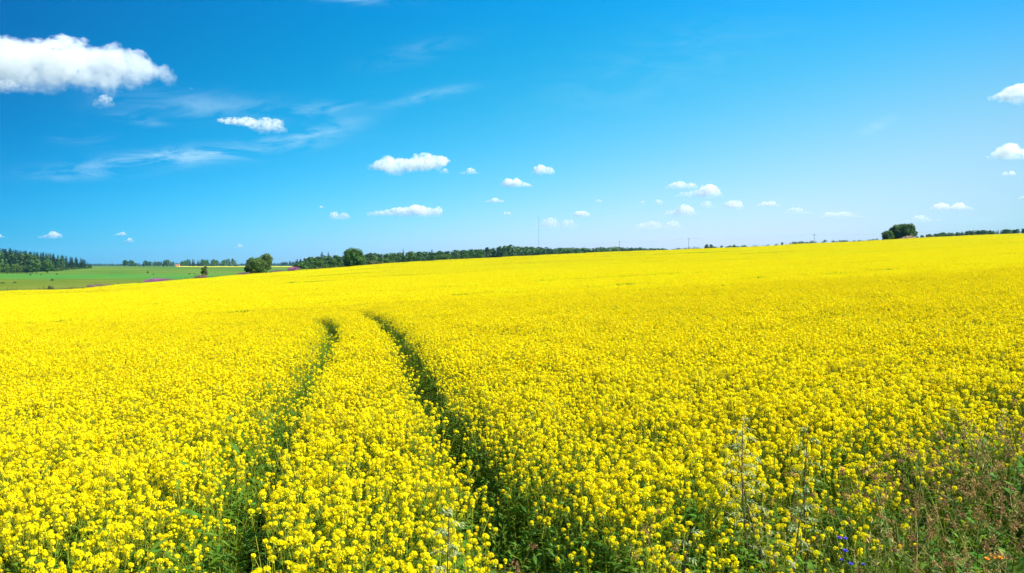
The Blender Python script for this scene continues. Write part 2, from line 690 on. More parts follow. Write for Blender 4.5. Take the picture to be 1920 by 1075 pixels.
NEARV, MIDV, FARV, GREENV = [], [], [], []
N_NEAR = 7
plant_parts = []
for k in range(N_NEAR):
    NEARV.append(proto('rapeseed_plant_detailed', merged_plant(100 + k, 2), PM))
for k in range(6):
    MIDV.append(proto('rapeseed_plant_simple', merged_plant(200 + k, 1), PM))
PODV = [proto('podding_rapeseed_plant', merged_plant(250 + k, 2, 1.16, 1.0, False), PM) for k in range(3)]
for k in range(4):   # stunted green plants of the wheel tracks
    rg_ = random.Random(300 + k)
    b = MB()
    for q in range(7):
        a = q * 2.4
        b.leaf((rg_.uniform(-.05, .05), rg_.uniform(-.05, .05), 0.02), (math.cos(a), math.sin(a), rg_.uniform(.5, 1.6)), (0, 0, 1),
               rg_.uniform(.14, .3), rg_.uniform(.035, .07), 3, droop=.35, segs=3)
    for q in range(3):
        p0 = Vector((rg_.uniform(-.06, .06), rg_.uniform(-.06, .06), 0))
        p1 = p0 + Vector((rg_.uniform(-.08, .08), rg_.uniform(-.08, .08), rg_.uniform(.3, .55)))
        b.tube([p0, p1], .003, .0015, 2)
        for w in range(4):
            a = rg_.uniform(0, 6.28)
            b.leaf(p0.lerp(p1, rg_.uniform(.3, 1)), (math.cos(a), math.sin(a), .6), (0, 0, 1), rg_.uniform(.05, .12), .03, 3, droop=.3, segs=2)
    GREENV.append(proto('stunted_rapeseed_plant', b, PM))


def patch(seed, size, dens, nq, hz=CROP):
    rg_ = random.Random(seed)
    b = MB()
    n = int(size * size * dens)
    for k in range(n):
        x, y = rg_.uniform(-size / 2, size / 2), rg_.uniform(-size / 2, size / 2)
        z = hz + rg_.gauss(0, 0.055) - 0.02
        hh = head(rg_, nq, 0.038, 0.025, False)
        b.add(hh, Matrix.Translation((x, y, z)))
        if k % 3 == 0:     # green below
            a = rg_.uniform(0, 6.28)
            b.leaf((x, y, z - .45), (math.cos(a), math.sin(a), 1.8), (0, 0, 1), .36, .05, 3, droop=.1, segs=2)
    return b


P2 = [proto('rapeseed_clump', patch(400 + k, 2.0, 75, 5), PM) for k in range(5)]
P6 = [proto('rapeseed_stand', patch(420 + k, 6.0, 45, 4), PM) for k in range(4)]

# ---------------------------------------------------------- crop points
nr = np.random.RandomState(5)


def jitter_grid(x0, x1, y0, y1, step, jit=0.5):
    xs = np.arange(x0, x1, step)
    yy = np.arange(y0, y1, step)
    G = np.stack(np.meshgrid(xs, yy), -1).reshape(-1, 2)
    return G + nr.uniform(-jit, jit, G.shape) * step


PTS, ROT, SCL, IDX = [], [], [], []


def push(P, z, idx, scl, yaw=None, tilt=0.12, align=False):
    n = len(P)
    if n == 0:
        return
    yaw = nr.uniform(0, 2 * math.pi, n) if yaw is None else yaw
    PTS.append(np.column_stack([P, z]))
    SCL.append(scl)
    IDX.append(idx)
    if align:
        e = 1.0
        gx = (ground(P[:, 0] + e, P[:, 1]) - ground(P[:, 0] - e, P[:, 1])) / 2
        gy = (ground(P[:, 0], P[:, 1] + e) - ground(P[:, 0], P[:, 1] - e)) / 2
        R_ = []
        for a, b_, w in zip(gx, gy, yaw):
            q = Vector((0, 0, 1)).rotation_difference(Vector((-a, -b_, 1)).normalized()) @ Quaternion((0, 0, 1), w)
            R_.append(tuple(q.to_euler()))
        ROT.append(np.array(R_))
    else:
        t = nr.normal(0, tilt, (n, 2))
        ROT.append(np.column_stack([t, yaw]))


def crop_masks(P):
    dr, sr = dist_poly(P, RIGHT_TRACK)
    dl, sl = dist_poly(P, LEFT_TRACK)
    dc, _ = dist_poly(P, CROSS)
    # widen the tracks towards their fuzzy outer sides
    far_ = np.clip((P[:, 1] - 8) / 22, 0, 1)
    wr = np.where(sr > 0, 0.44 + .20 * far_, 0.17 + .08 * far_)
    wl = np.where(sl < 0, 0.31 + .17 * far_, 0.16 + .03 * far_)
    gap = (dr < wr) | (dl < wl) | (dc < 0.42)
    thin = ((sr > 0) & (dr < 0.95)) | ((sl < 0) & (dl < 1.0))
    return gap, thin, np.minimum(dr, dl)


YM = 52.0
P = jitter_grid(-50, 50, 2.5, YM, 0.122)
P = P[(np.abs(P[:, 0]) < 0.80 * P[:, 1] + 1.5)]
P = P[P[:, 1] > np.interp(P[:, 0], EDX, EDY) + nr.normal(0, .12, len(P)) - np.abs(nr.normal(0, .28, len(P))) * sstep((P[:, 0] - .3) / 1.5)]
gap, thin, dtrack = crop_masks(P)
keep = ~gap
fade = np.clip((dtrack - 0.2) / 0.8, 0, 1)
lefty = P[:, 0] < np.interp(P[:, 1], [p[1] for p in RIGHT_TRACK], [p[0] for p in RIGHT_TRACK]) - 1.0
keep &= ~(thin & (nr.rand(len(P)) > np.where(lefty, .30 + .62 * fade, .35 + .6 * fade)))
# the crop thins and shortens where it meets the verge
de = P[:, 1] - np.interp(P[:, 0], EDX, EDY)
right = sstep((P[:, 0] + 0.6) / 1.6)
keep &= nr.rand(len(P)) > 0.40 * np.clip((10.5 - P[:, 1]) / 4, 0, 1)
keep &= ~((nr.rand(len(P)) < 0.55 * right * np.clip(1 - de / 1.6, 0, 1)))
thin = thin[keep]
fade = fade[keep]
P = P[keep]
hgt = 0.92 + 0.20 * vnoise(P, 0.9, 3) - 0.10 * vnoise(P, 4.0, 4) + nr.normal(0, 0.07, len(P))
hgt *= np.where(thin, 0.72 + 0.28 * fade, 1.0)
de = P[:, 1] - np.interp(P[:, 0], EDX, EDY)
hgt *= 1 - 0.22 * np.clip(1 - de / 1.3, 0, 1) * sstep((P[:, 0] + 0.6) / 1.6)
Z = ground(P[:, 0], P[:, 1])
near = P[:, 1] < 15
# the 300 that show largest become plants of their own
view = (np.abs(P[:, 0]) < 0.66 * P[:, 1] + 0.1) & ((CAMZ - (Z + hgt * CROP)) / P[:, 1] < 0.392)
score = np.where(view, np.hypot(P[:, 0], P[:, 1]), 1e9)
single = np.zeros(len(P), bool)
single[np.argsort(score)[:290]] = True
rest = ~single
n = rest & near
ch = np.array(NEARV)[nr.randint(0, len(NEARV), n.sum())]
ch = np.where(nr.rand(len(ch)) < .09, np.array(PODV)[nr.randint(0, 3, len(ch))], ch)
push(P[n], Z[n], ch, hgt[n])
n = rest & ~near
push(P[n], Z[n], np.array(MIDV)[nr.randint(0, len(MIDV), n.sum())], hgt[n])
SINGLES = [(P[i, 0], P[i, 1], Z[i], hgt[i]) for i in np.where(single)[0]]
# stunted plants on the tracks and undergrowth in the near crop
G = jitter_grid(-14, 8, 4, 50, 0.16)
dr, sr = dist_poly(G, RIGHT_TRACK)
dl, sl = dist_poly(G, LEFT_TRACK)
k_ = ((dr < 0.8) & (sr > 0)) | ((dl < 0.9) & (sl < 0)) | (dr < 0.25) | (dl < 0.25)
k_ &= nr.rand(len(G)) < 0.75
k_ &= G[:, 1] > np.interp(G[:, 0], EDX, EDY)
dd_ = np.minimum(dr, dl)[k_]
leftz = (dl < dr)[k_]
G = G[k_]
push(G, ground(G[:, 0], G[:, 1]), np.array(GREENV)[nr.randint(0, 4, len(G))], nr.uniform(0.6, 1.1, len(G)) * (0.7 + np.where(leftz, 1.9, 0.9) * np.clip(dd_, 0, .8)))
G = jitter_grid(-14, 14, 4, 15, 0.24)
G = G[(G[:, 1] > np.interp(G[:, 0], EDX, EDY)) & (np.abs(G[:, 0]) < 0.8 * G[:, 1])]
dr, sr = dist_poly(G, RIGHT_TRACK)
dl, sl = dist_poly(G, LEFT_TRACK)
G = G[(dr > .3) & (dl > .3)]
push(G, ground(G[:, 0], G[:, 1]), np.array(GREENV)[nr.randint(0, 4, len(G))], nr.uniform(0.8, 1.35, len(G)))
# mid distance clumps 2 m across, then stands 6 m across, to the far edge of the field
P = jitter_grid(-130, 130, YM + 0.6, 150, 1.75, 0.12)
P = P[(np.abs(P[:, 0]) < 0.78 * P[:, 1] + 3)]
P = P[P[:, 1] < edgeD(P[:, 0] / P[:, 1]) - 1]
lift = (vnoise(P, 9, 8) - .5) * 0.22 + nr.normal(0, .02, len(P)) - .20 * (np.abs(np.mod(P[:, 1] - .16 * P[:, 0] + 3 * vnoise(P, 60, 13), 24) - 12) < .95)
push(P, ground(P[:, 0], P[:, 1]) + lift, np.array(P2)[nr.randint(0, 5, len(P))], np.ones(len(P)), align=True)
P = jitter_grid(-360, 360, 152, 424, 5.2, 0.12)
P = P[(np.abs(P[:, 0]) < 0.82 * P[:, 1])]
P = P[P[:, 1] < edgeD(P[:, 0] / P[:, 1]) - 2]
lift = (vnoise(P, 22, 9) - .5) * 0.45 - .14 * (np.abs(np.mod(P[:, 1] - .16 * P[:, 0] + 6 * vnoise(P, 120, 13), 48) - 24) < 2.6)
push(P, ground(P[:, 0], P[:, 1]) + lift, np.array(P6)[nr.randint(0, 4, len(P))], np.ones(len(P)), align=True)


def scatter_object(name, pts, rots, scls, idxs, pool):
    me = bpy.data.meshes.new(name)
    pts = np.concatenate(pts); rots = np.concatenate(rots); scls = np.concatenate(scls); idxs = np.concatenate(idxs)
    me.from_pydata(pts.tolist(), [], [])
    a = me.attributes.new('rot', 'FLOAT_VECTOR', 'POINT'); a.data.foreach_set('vector', rots.astype(np.float32).ravel())
    a = me.attributes.new('scl', 'FLOAT', 'POINT'); a.data.foreach_set('value', scls.astype(np.float32))
    a = me.attributes.new('idx', 'INT', 'POINT'); a.data.foreach_set('value', idxs.astype(np.int32))
    o = obj(name, me)
    ng = bpy.data.node_groups.new(name, 'GeometryNodeTree')
    ng.interface.new_socket(name='Geometry', in_out='INPUT', socket_type='NodeSocketGeometry')
    ng.interface.new_socket(name='Geometry', in_out='OUTPUT', socket_type='NodeSocketGeometry')
    N, L = ng.nodes.new, ng.links.new
    gi, go = N('NodeGroupInput'), N('NodeGroupOutput')

    def attr(nm, t):
        q = N('GeometryNodeInputNamedAttribute')
        q.data_type = t
        q.inputs['Name'].default_value = nm
        return q.outputs['Attribute']
    ra, sa, ia = attr('rot', 'FLOAT_VECTOR'), attr('scl', 'FLOAT'), attr('idx', 'INT')
    join = N('GeometryNodeJoinGeometry')
    for k in sorted(set(idxs.tolist())):
        oi = N('GeometryNodeObjectInfo')
        oi.inputs['Object'].default_value = pool[k]
        oi.inputs['As Instance'].default_value = True
        ip = N('GeometryNodeInstanceOnPoints')
        cmp_ = N('FunctionNodeCompare')
        cmp_.data_type = 'INT'
        cmp_.operation = 'EQUAL'
        L(ia, cmp_.inputs[2])
        cmp_.inputs[3].default_value = k
        L(gi.outputs[0], ip.inputs['Points'])
        L(cmp_.outputs[0], ip.inputs['Selection'])
        L(oi.outputs['Geometry'], ip.inputs['Instance'])
        L(ra, ip.inputs['Rotation'])
        L(sa, ip.inputs['Scale'])
        L(ip.outputs[0], join.inputs[0])
    L(join.outputs[0], go.inputs[0])
    md = o.modifiers.new('scatter', 'NODES')
    md.node_group = ng
    return o


crop = scatter_object('rapeseed_crop', PTS, ROT, SCL, IDX, protos)
tag(crop, 'yellow flowering rapeseed crop filling the whole field to its far crest', 'rapeseed crop', kind='stuff')

# ---------------------------------------------------------- single rape plants in front
VAR = []
for k in range(N_NEAR):
    s, l, hs_ = rape_plant(100 + k, 2)
    root = bpy.data.objects.new('rapeseed_plant', None)
    col.objects.link(root)
    root.empty_display_size = 0.1
    obj('stem', s.mesh('stem', [M['stem']]), root)
    obj('leaves', l.mesh('leaves', [M['leaf']]), root)
    big = sorted(hs_, key=lambda t: -t[2])[:5]
    for hb, tp, s_ in big:
        hm = hb.mesh('flower_head', [M['petal'], M['bud'], M['stem']])
        obj('flower_head', hm, root, tp)
    tag(root, 'yellow flowering rapeseed plant in the nearest rows along the bottom edge of the photo', 'rapeseed plant',
        'rapeseed plants along the near edge of the field')
    VAR.append([root, False])
for i, (x, y, z, h) in enumerate(SINGLES):
    v = VAR[i % N_NEAR]
    if not v[1]:
        o = v[0]; v[1] = True
    else:
        o = copy_tree(v[0])
    o.location = (x, y, z)
    o.rotation_euler = (rng.gauss(0, .1), rng.gauss(0, .1), rng.uniform(0, 6.28))
    o.scale = (h, h, h)

# ------------------------------------------------------------------ verge vegetation
wp = []


def wproto(name, b, mats):
    wp.append(bpy.data.objects.new(name, b.mesh(name, mats)))
    return len(wp) - 1


WM = [M['grass'], M['leaf'], M['straw'], M['drybrown'], M['mugstem'], M['mugleaf'], M['blue'], M['orange'], M['petal'], M['stem']]


def grass_tuft(seed, mat=0, n=16, h=0.55):
    rg_ = random.Random(seed)
    b = MB()
    for k in range(n):
        a = rg_.uniform(0, 6.28)
        b.leaf((rg_.uniform(-.06, .06), rg_.uniform(-.06, .06), 0), (math.cos(a) * .35, math.sin(a) * .35, 1), (math.cos(a), math.sin(a), .3),
               h * rg_.uniform(.5, 1.3), .011, mat, droop=rg_.uniform(.1, .45), segs=4)
    return b


def herb(seed, h=0.6, mat=1, stem=9):
    rg_ = random.Random(seed)
    b = MB()
    for q in range(3):
        p0 = Vector((rg_.uniform(-.05, .05), rg_.uniform(-.05, .05), 0))
        p1 = p0 + Vector((rg_.uniform(-.15, .15), rg_.uniform(-.15, .15), h * rg_.uniform(.7, 1.1)))
        b.tube([p0, p0.lerp(p1, .5) + Vector((.01, .01, 0)), p1], .004, .0015, stem)
        for w in range(13):
            t = rg_.uniform(.15, 1)
            a = w * 2.4
            b.leaf(p0.lerp(p1, t), (math.cos(a), math.sin(a), rg_.uniform(.1, .8)), (0, 0, 1), rg_.uniform(.06, .15), rg_.uniform(.022, .05), mat,
                   droop=rg_.uniform(.1, .5), segs=2)
    return b


def panicle(seed, h=0.8, mat=2):
    rg_ = random.Random(seed)
    b = MB()
    for q in range(4):
        p0 = Vector((rg_.uniform(-.06, .06), rg_.uniform(-.06, .06), 0))
        lean = Vector((rg_.uniform(-.2, .2), rg_.uniform(-.2, .2), 0))
        hh = h * rg_.uniform(.75, 1.15)
        pts = [p0 + lean * t * t + Vector((0, 0, hh * t)) for t in (0, .4, .75, 1)]
        b.tube(pts, .0025, .001, mat)
        for w in range(14):
            t = rg_.uniform(.78, 1)
            c = p0 + lean * t * t + Vector((0, 0, hh * t))
            b.leaf(c, rdir(rg_, .1, .9), (0, 0, 1), rg_.uniform(.02, .05), .006, mat, droop=.2, segs=2)
    return b


def dry_umbel(seed, h=0.85, mats=(2, 3)):
    """dead branching stalk ending in clouds of small brown seed clusters"""
    rg_ = random.Random(seed)
    st, sds = MB(), []
    lean = Vector((rg_.uniform(-.25, .25), rg_.uniform(-.25, .25), 0))
    ax = lambda t: lean * t * t + Vector((0, 0, h * t))
    st.tube([ax(t) for t in (0, .3, .6, 1)], .005, .002, mats[0])
    for k in range(9):
        t = .4 + .6 * k / 8
        a = k * 2.4
        out = Vector((math.cos(a), math.sin(a), rg_.uniform(.5, 1.1)))
        L_ = .24 * (1.25 - t) + .05
        e = ax(t) + out.normalized() * L_
        st.tube([ax(t), e], .002, .001, mats[0])
        sd = MB()
        sds.append(sd)
        for j in range(7):
            d2 = (out.normalized() + rdir(rg_) * .8).normalized()
            f = e + d2 * rg_.uniform(.02, .06)
            sd.tube([e, f], .0009, .0006, mats[1])
            for q in range(6):
                c = f + rdir(rg_) * .014
                n_ = rdir(rg_)
                u_ = n_.orthogonal().normalized() * rg_.uniform(.004, .008)
                v_ = n_.cross(u_)
                sd.face([c + u_, c + v_, c - u_, c - v_], mats[1])
    return st, sds


def fine_weed(seed, h, leafm=0):
    """upright bushy weed with very fine leaves"""
    rg_ = random.Random(seed)
    b = MB()
    for q in range(4):
        p0 = Vector((rg_.uniform(-.04, .04), rg_.uniform(-.04, .04), 0))
        p1 = p0 + Vector((rg_.uniform(-.22, .22), rg_.uniform(-.22, .22), h * rg_.uniform(.7, 1.05)))
        b.tube([p0, p1], .003, .0012, 9)
        for w in range(45):
            c = p0.lerp(p1, rg_.uniform(.2, 1))
            b.leaf(c, rdir(rg_, -.1, .9), (0, 0, 1), rg_.uniform(.02, .07), rg_.uniform(.004, .009), leafm, droop=.2, segs=2)
    return b


W_G = [wproto('grass_tuft', grass_tuft(500 + k, 0, 14, [.5, .62, .8][k]), WM) for k in range(3)]
W_H = [wproto('leafy_herb', herb(510 + k, .55), WM) for k in range(3)]
W_P = [wproto('seeding_grass', panicle(520 + k), WM) for k in range(3)]
W_F = [wproto('fine_weed', fine_weed(530 + k, .6), WM) for k in range(3)]
W_D = []
for k in range(4):
    st, sds = dry_umbel(540 + k)
    for sd in sds:
        st.add(sd)
    W_D.append(wproto('dry_weed', st, WM))
W_S = [wproto('straw_tuft', grass_tuft(560 + k, 2, 9, .45), WM) for k in range(2)]

PTS, ROT, SCL, IDX = [], [], [], []
G = jitter_grid(-2.5, 16, 3.2, 17, 0.12)
edge = np.interp(G[:, 0], EDX, EDY)
depth = edge - G[:, 1]                       # metres outside the crop
k_ = (depth > -1.3) & (np.abs(G[:, 0]) < .85 * G[:, 1] + 1)
k_ &= ~((depth < 0) & (nr.rand(len(G)) < np.clip(-depth / 1.3, 0, 1)))
k_ &= (G[:, 0] > -0.2) | (depth > -.4)
G, depth = G[k_], depth[k_]
rightish = sstep((G[:, 0] - 1.0) / 2.2)
r_ = nr.rand(len(G))
dryness = 0.015 + 0.06 * rightish * np.clip(depth / 1.0 + .6, 0, 1)
idx = np.empty(len(G), int)
for i in range(len(G)):
    a = r_[i]
    if a < dryness[i]:
        pool = W_D
    elif a < dryness[i] + .07:
        pool = W_P
    elif a < dryness[i] + .12:
        pool = W_S
    elif a < dryness[i] + .32:
        pool = W_F
    elif a < dryness[i] + .58:
        pool = W_H
    else:
        pool = W_G
    idx[i] = pool[nr.randint(0, len(pool))]
scl = nr.uniform(.55, 1.25, len(G)) * (0.80 + 0.28 * rightish) * (0.85 + .35 * vnoise(G, .8, 21))
push(G, ground(G[:, 0], G[:, 1]), idx, scl, tilt=.15)
weeds = scatter_object('verge_weeds', PTS, ROT, SCL, IDX, wp)
tag(weeds, 'tangled green and brown grass and weeds on the verge at lower right', 'weeds', kind='stuff')


# mugwort: dark stems with whitish drooping leaf sprays
def mugwort(x, y, h, lean, seed, label, twin=None, sprays=26, width=.3):
    rg_ = random.Random(seed)
    z = gz(x, y)
    root = tag(obj('mugwort_plant', None, None, (x, y, z)), label, 'mugwort', 'mugwort plants standing over the crop edge')
    for (lx, ly, hh, bx) in [(lean[0], lean[1], h, 0.0)] + ([twin] if twin else []):
        ax = lambda t: Vector((bx + lx * t, ly * t, hh * t)) + Vector((.015 * math.sin(7 * t), 0, 0))
        b = MB()
        b.tube([ax(t / 8) for t in range(9)], .0095, .003, 0, 5)
        st = obj('stem', b.mesh('stem', [M['mugstem']]), root)
        lf = MB()
        for k in range(sprays):
            t = .30 + .70 * (k / (sprays - 1))
            a = k * 2.4 + rg_.uniform(-.4, .4)
            L_ = width * (1.15 - t) * rg_.uniform(.6, 1.1) + .05
            out = Vector((math.cos(a), math.sin(a) * .8, 0))
            p = ax(t)
            d = (out + Vector((0, 0, rg_.uniform(.5, 1.0)))).normalized()
            prev = p
            for s in range(5):
                q = prev + d * (L_ / 5)
                lf.tube([prev, q], .0016, .0012, 0)
                for w in range(4):
                    dd = (d + rdir(rg_) * .9 + Vector((0, 0, -.35))).normalized()
                    lf.leaf(q, dd, (0, 0, 1), rg_.uniform(.022, .055), .012, 0, droop=.3, segs=2)
                prev = q
                d = (d + Vector((0, 0, -.28)) + out * .05).normalized()
        obj('leaf_sprays', lf.mesh('leaf_sprays', [M['mugleaf']]), root)
    return root


def mug_at(px, py_top, Y, **k):
    x = u_of(px) * Y
    h = CAMZ - (py_top - HORIZON) / FPX * Y - gz(x, Y)
    return mugwort(x, Y, h, **k)


mug_at(1408, 795, 7.0, lean=(-.07, 0), seed=1, twin=(-.30, .1, 1.55, .20), sprays=25, width=.36,
       label='tall mugwort with two dark crossing stems and pale leaves over the crop, the biggest')
mug_at(1512, 812, 7.2, lean=(.02, 0), seed=2, sprays=15, width=.28,
       label='slim upright mugwort with one dark stem right of the twin stemmed one')
mug_at(1486, 955, 6.2, lean=(.08, 0), seed=3, sprays=16, width=.26,
       label='short mugwort with pale leaves in front of the slim upright one')
mug_at(850, 960, 5.25, lean=(-.04, 0), seed=4, sprays=24, width=.22,
       label='whitish mugwort at the bottom edge left of the dark right wheel track')
mug_at(1280, 1005, 5.9, lean=(.05, 0), seed=6, sprays=14, width=.18,
       label='low mugwort among sparse flowers left of the twin stemmed mugwort')


# dry stalks one can tell apart
def dry_at(px, py_top, Y, seed, label, lean=None):
    x = u_of(px) * Y
    z = gz(x, Y)
    h = CAMZ - (py_top - HORIZON) / FPX * Y - z
    st, sds = dry_umbel(seed, h, (0, 0))
    root = tag(obj('dry_weed_stalk', None, None, (x, Y, z)), label, 'dry weed', 'dead brown stalks on the verge')
    obj('stalk', st.mesh('stalk', [M['straw']]), root)
    for sd in sds:
        obj('seed_cluster', sd.mesh('seed_cluster', [M['drybrown']]), root)


for px, py, Y, lab in [
    (1775, 838, 8.2, 'tall dry weed with straw stalk rising highest at the crop edge on the right'),
    (1690, 872, 7.6, 'dry brown weed with bent straw stalk left of the tallest dry one'),
    (1640, 885, 7.2, 'brown seeding weed at the crop edge just right of the slim mugwort'),
    (1850, 862, 8.2, 'brown seeding weed at the crop edge near the right border of the photo'),
    (1905, 905, 7.3, 'brown dry weed cut by the right border of the photo'),
    (1825, 930, 6.6, 'dense brown weed in the middle of the verge below the tall dry one'),
    (1735, 950, 6.4, 'low brown weed with yellow stalk beside the violet blossoms'),
    (1880, 985, 5.8, 'reddish brown dead weed near the lower right corner'),
    (1770, 1005, 5.6, 'dead weed low on the verge above the bottom border at right'),
    (1260, 985, 6.1, 'brown seeding weed standing in front of the crop left of the mugworts'),
    (1470, 890, 7.0, 'thin brown weed between the two tall mugworts'),
]:
    dry_at(px, py, Y, int(px), lab)


# blossoms at the verge
def blossom(px, py, Y, mat, label, kind, r=.022, heads=1):
    x = u_of(px) * Y
    z = gz(x, Y)
    top = CAMZ - (py - HORIZON) / FPX * Y
    rg_ = random.Random(int(px))
    root = tag(obj(kind, None, None, (x, Y, z)), label, 'wildflower', 'wildflowers on the verge')
    st, fl = MB(), MB()
    h = top - z
    for k in range(heads):
        ox = (k - (heads - 1) / 2) * .045
        c = Vector((ox, rg_.uniform(-.01, .01), h + rg_.uniform(-.012, .012)))
        st.tube([(0, 0, 0), (0.01, 0, h * .5), c], .003, .0015, 0)
        for s in range(9):
            a = s * 2 * math.pi / 9
            for el in (.25, .9):
                d = Vector((math.cos(a + el), math.sin(a + el), el))
                fl.leaf(c, d, (0, 0, 1), r, r * .6, 0, droop=.1, segs=2)
    for w in range(8):
        a = w * 2.4
        st.leaf((0.006, 0, h * rg_.uniform(.2, .85)), (math.cos(a), math.sin(a), .6), (0, 0, 1), .1, .014, 0, droop=.3, segs=2)
    obj('stem', st.mesh('stem', [M['stem']]), root)
    obj('petals', fl.mesh('petals', [mat]), root)


blossom(1585, 1016, 5.55, M['blue'], 'violet blue blossom pair, topmost of the blue flowers on the verge', 'blue_wildflower', heads=2, r=.019)
blossom(1591, 1037, 5.45, M['blue'], 'single violet blossom just below the topmost blue pair', 'blue_wildflower')
blossom(1584, 1055, 5.35, M['blue'], 'small violet blossom, leftmost of the lowest blue flowers', 'blue_wildflower', r=.014)
blossom(1601, 1065, 5.3, M['blue'], 'blue blossom closest to the bottom border of the photo', 'blue_wildflower', r=.017)
blossom(1625, 1066, 5.3, M['blue'], 'small purple blossom, rightmost of the blue flowers', 'blue_wildflower', r=.014)
blossom(1872, 1052, 4.9, M['orange'], 'orange yellow blossom cluster in the lower right corner', 'orange_wildflower', heads=3, r=.02)


# ------------------------------------------------------------------ trees
def leaf_cloud(b, rg_, c, rad, n, q, squash=0.85, shell=0.55):
    for k in range(n):
        d = rdir(rg_)
        r = (rg_.uniform(shell, 1.0))
        p = Vector((c[0] + d.x * rad * r, c[1] + d.y * rad * r, c[2] + d.z * rad * squash * r))
        nrm = (d + rdir(rg_) * .8).normalized()
        a = nrm.orthogonal().normalized()
        a.rotate(Quaternion(nrm, rg_.uniform(0, 3)))
        s = q * rg_.uniform(.6, 1.3)
        bb = nrm.cross(a) * s
        a = a * s
        b.face([p + a, p + bb * .7, p - a * .9, p - bb * .8], 0)


def broad_crown(seed, h, w, lobes=12, n=170, base=.12, q=.05):
    """h,w = full height and width; returns trunk, crown builders"""
    rg_ = random.Random(seed)
    tr, cr = MB(), MB()
    tr.tube([(0, 0, -.3), (0.02 * h, 0, h * .3), (0, .02 * h, h * .7)], .028 * h, .008 * h, 0, 6)
    for k in range(lobes):
        t = (k + .5) / lobes
        z = h * (base + (1 - base) * (0.12 + .76 * t))
        prof = math.sin(math.pi * min(1, max(0.0, .16 + .76 * t))) ** .6
        a = k * 2.4
        r = w * .5 * prof * rg_.uniform(.35, .62)
        lr = w * .5 * rg_.uniform(.36, .5)
        c = (math.cos(a) * r, math.sin(a) * r, min(z, h - lr * .8))
        c = (c[0], c[1], max(c[2], lr * .7 + base * h * .5))
        tr.tube([(0, 0, min(h * .55, c[2] * .6)), (c[0] * .5, c[1] * .5, c[2] * .85), c], .008 * h, .003 * h, 0, 4)
        leaf_cloud(cr, rg_, c, lr, n, q * w, .85)
        leaf_cloud(cr, rg_, c, lr * 1.12, n // 6, q * w * .8, .9, .9)
    return tr, cr


def spruce_crown(seed, h, w, tiers=15, n=14, bare=.08):
    rg_ = random.Random(seed)
    tr, cr = MB(), MB()
    tr.tube([(0, 0, -.3), (0, 0, h * .6), (0, 0, h * .98)], .016 * h, .003 * h, 0, 5)
    for k in range(tiers):
        t = k / tiers
        z = h * (bare + (1 - bare) * t)
        R_ = w * .5 * (1 - t) ** .62 * rg_.uniform(.8, 1.12) + .02 * w
        for j in range(n):
            a = j * 6.283 / n + rg_.uniform(-.3, .3)
            L_ = R_ * rg_.uniform(.65, 1.1)
            d = Vector((math.cos(a), math.sin(a), rg_.uniform(-.25, .15)))
            cr.leaf((0, 0, z + rg_.uniform(-.02, .02) * h), d, (0, 0, 1), L_, L_ * .42, 0, droop=.18, segs=3)
            cr.leaf((0, 0, z + rg_.uniform(-.02, .02) * h), d, (-math.sin(a), math.cos(a), 0.3), L_, L_ * .3, 0, droop=.18, segs=2)
    cr.tube([(0, 0, h * .9), (0, 0, h)], .012 * w, .002, 0)
    return tr, cr


def pine_crown(seed, h, w):
    rg_ = random.Random(seed)
    tr, cr = MB(), MB()
    tr.tube([(0, 0, -.3), (.01 * h, 0, h * .5), (0, 0, h * .95)], .018 * h, .005 * h, 0, 5)
    for k in range(11):
        t = k / 10
        z = h * (.30 + .62 * t)
        r = w * .5 * (1 - .62 * t) * rg_.uniform(.3, .75)
        a = k * 2.4
        c = (math.cos(a) * r, math.sin(a) * r, z)
        tr.tube([(0, 0, z - .04 * h), c], .005 * h, .002 * h, 0)
        leaf_cloud(cr, rg_, c, w * .5 * (.55 - .22 * t), 60, .055 * w, .7, .3)
    return tr, cr


TREE = {}


def tree_proto(key, builders, leafmat):
    tr, cr = builders
    TREE[key] = (tr.mesh('trunk', [M['bark']]), cr.mesh('crown', [leafmat]))


for k in range(5):
    tree_proto(('spruce', k), spruce_crown(600 + k, 1, [.30, .36, .27, .40, .33][k]), M['spruce'])
    tree_proto(('pine', k), pine_crown(620 + k, 1, [.50, .62, .55, .7, .58][k]), M['pine'])
for k in range(4):
    tree_proto(('broad', k), broad_crown(640 + k, 1, [.8, .95, .7, 1.05][k], 9, 70, .08, .055), M['broad'])
    tree_proto(('light', k), broad_crown(650 + k, 1, [.8, .95, .7, 1.05][k], 9, 70, .08, .055), M['broad_light'])


def put_tree(key, loc, h, wscale, label, group, name='tree', cat='tree', rot=None):
    root = tag(obj(name, None, None, loc), label, cat, group)
    root.rotation_euler = (rng.gauss(0, .015), rng.gauss(0, .015), rng.uniform(0, 6.28) if rot is None else rot)
    root.scale = (h * wscale, h * wscale, h)
    t, c = TREE[key]
    obj('trunk', t, root)
    obj('crown', c, root)
    return root


def tree_px(kinds, px, top, Y, label, group, name, wscale=1.0, cat='tree'):
    p = at(px, Y)
    h = CAMZ + (HORIZON - top) / FPX * Y - p.z
    if h < 1.5:
        return
    kk = kinds[rng.randrange(len(kinds))]
    nv = 5 if kk in ('spruce', 'pine') else 4
    put_tree((kk, rng.randrange(nv)), p, h, wscale, label, group, name, cat)


# solitary trees
def big_tree(px, top, width_px, Y, seed, mat, label, name, lobes=14, n=230, base=.04, group=None, cat='tree', q=.04):
    p = at(px, Y)
    h = CAMZ + (HORIZON - top) / FPX * Y - p.z
    w = width_px / FPX * Y
    tr, cr = broad_crown(seed, h, w, lobes, n, base, q)
    root = tag(obj(name, None, None, p), label, cat, group)
    obj('trunk', tr.mesh('trunk', [M['bark']]), root)
    obj('crown', cr.mesh('crown', [mat]), root)
    return root


def D_(px):
    return float(edgeD(u_of(px)))


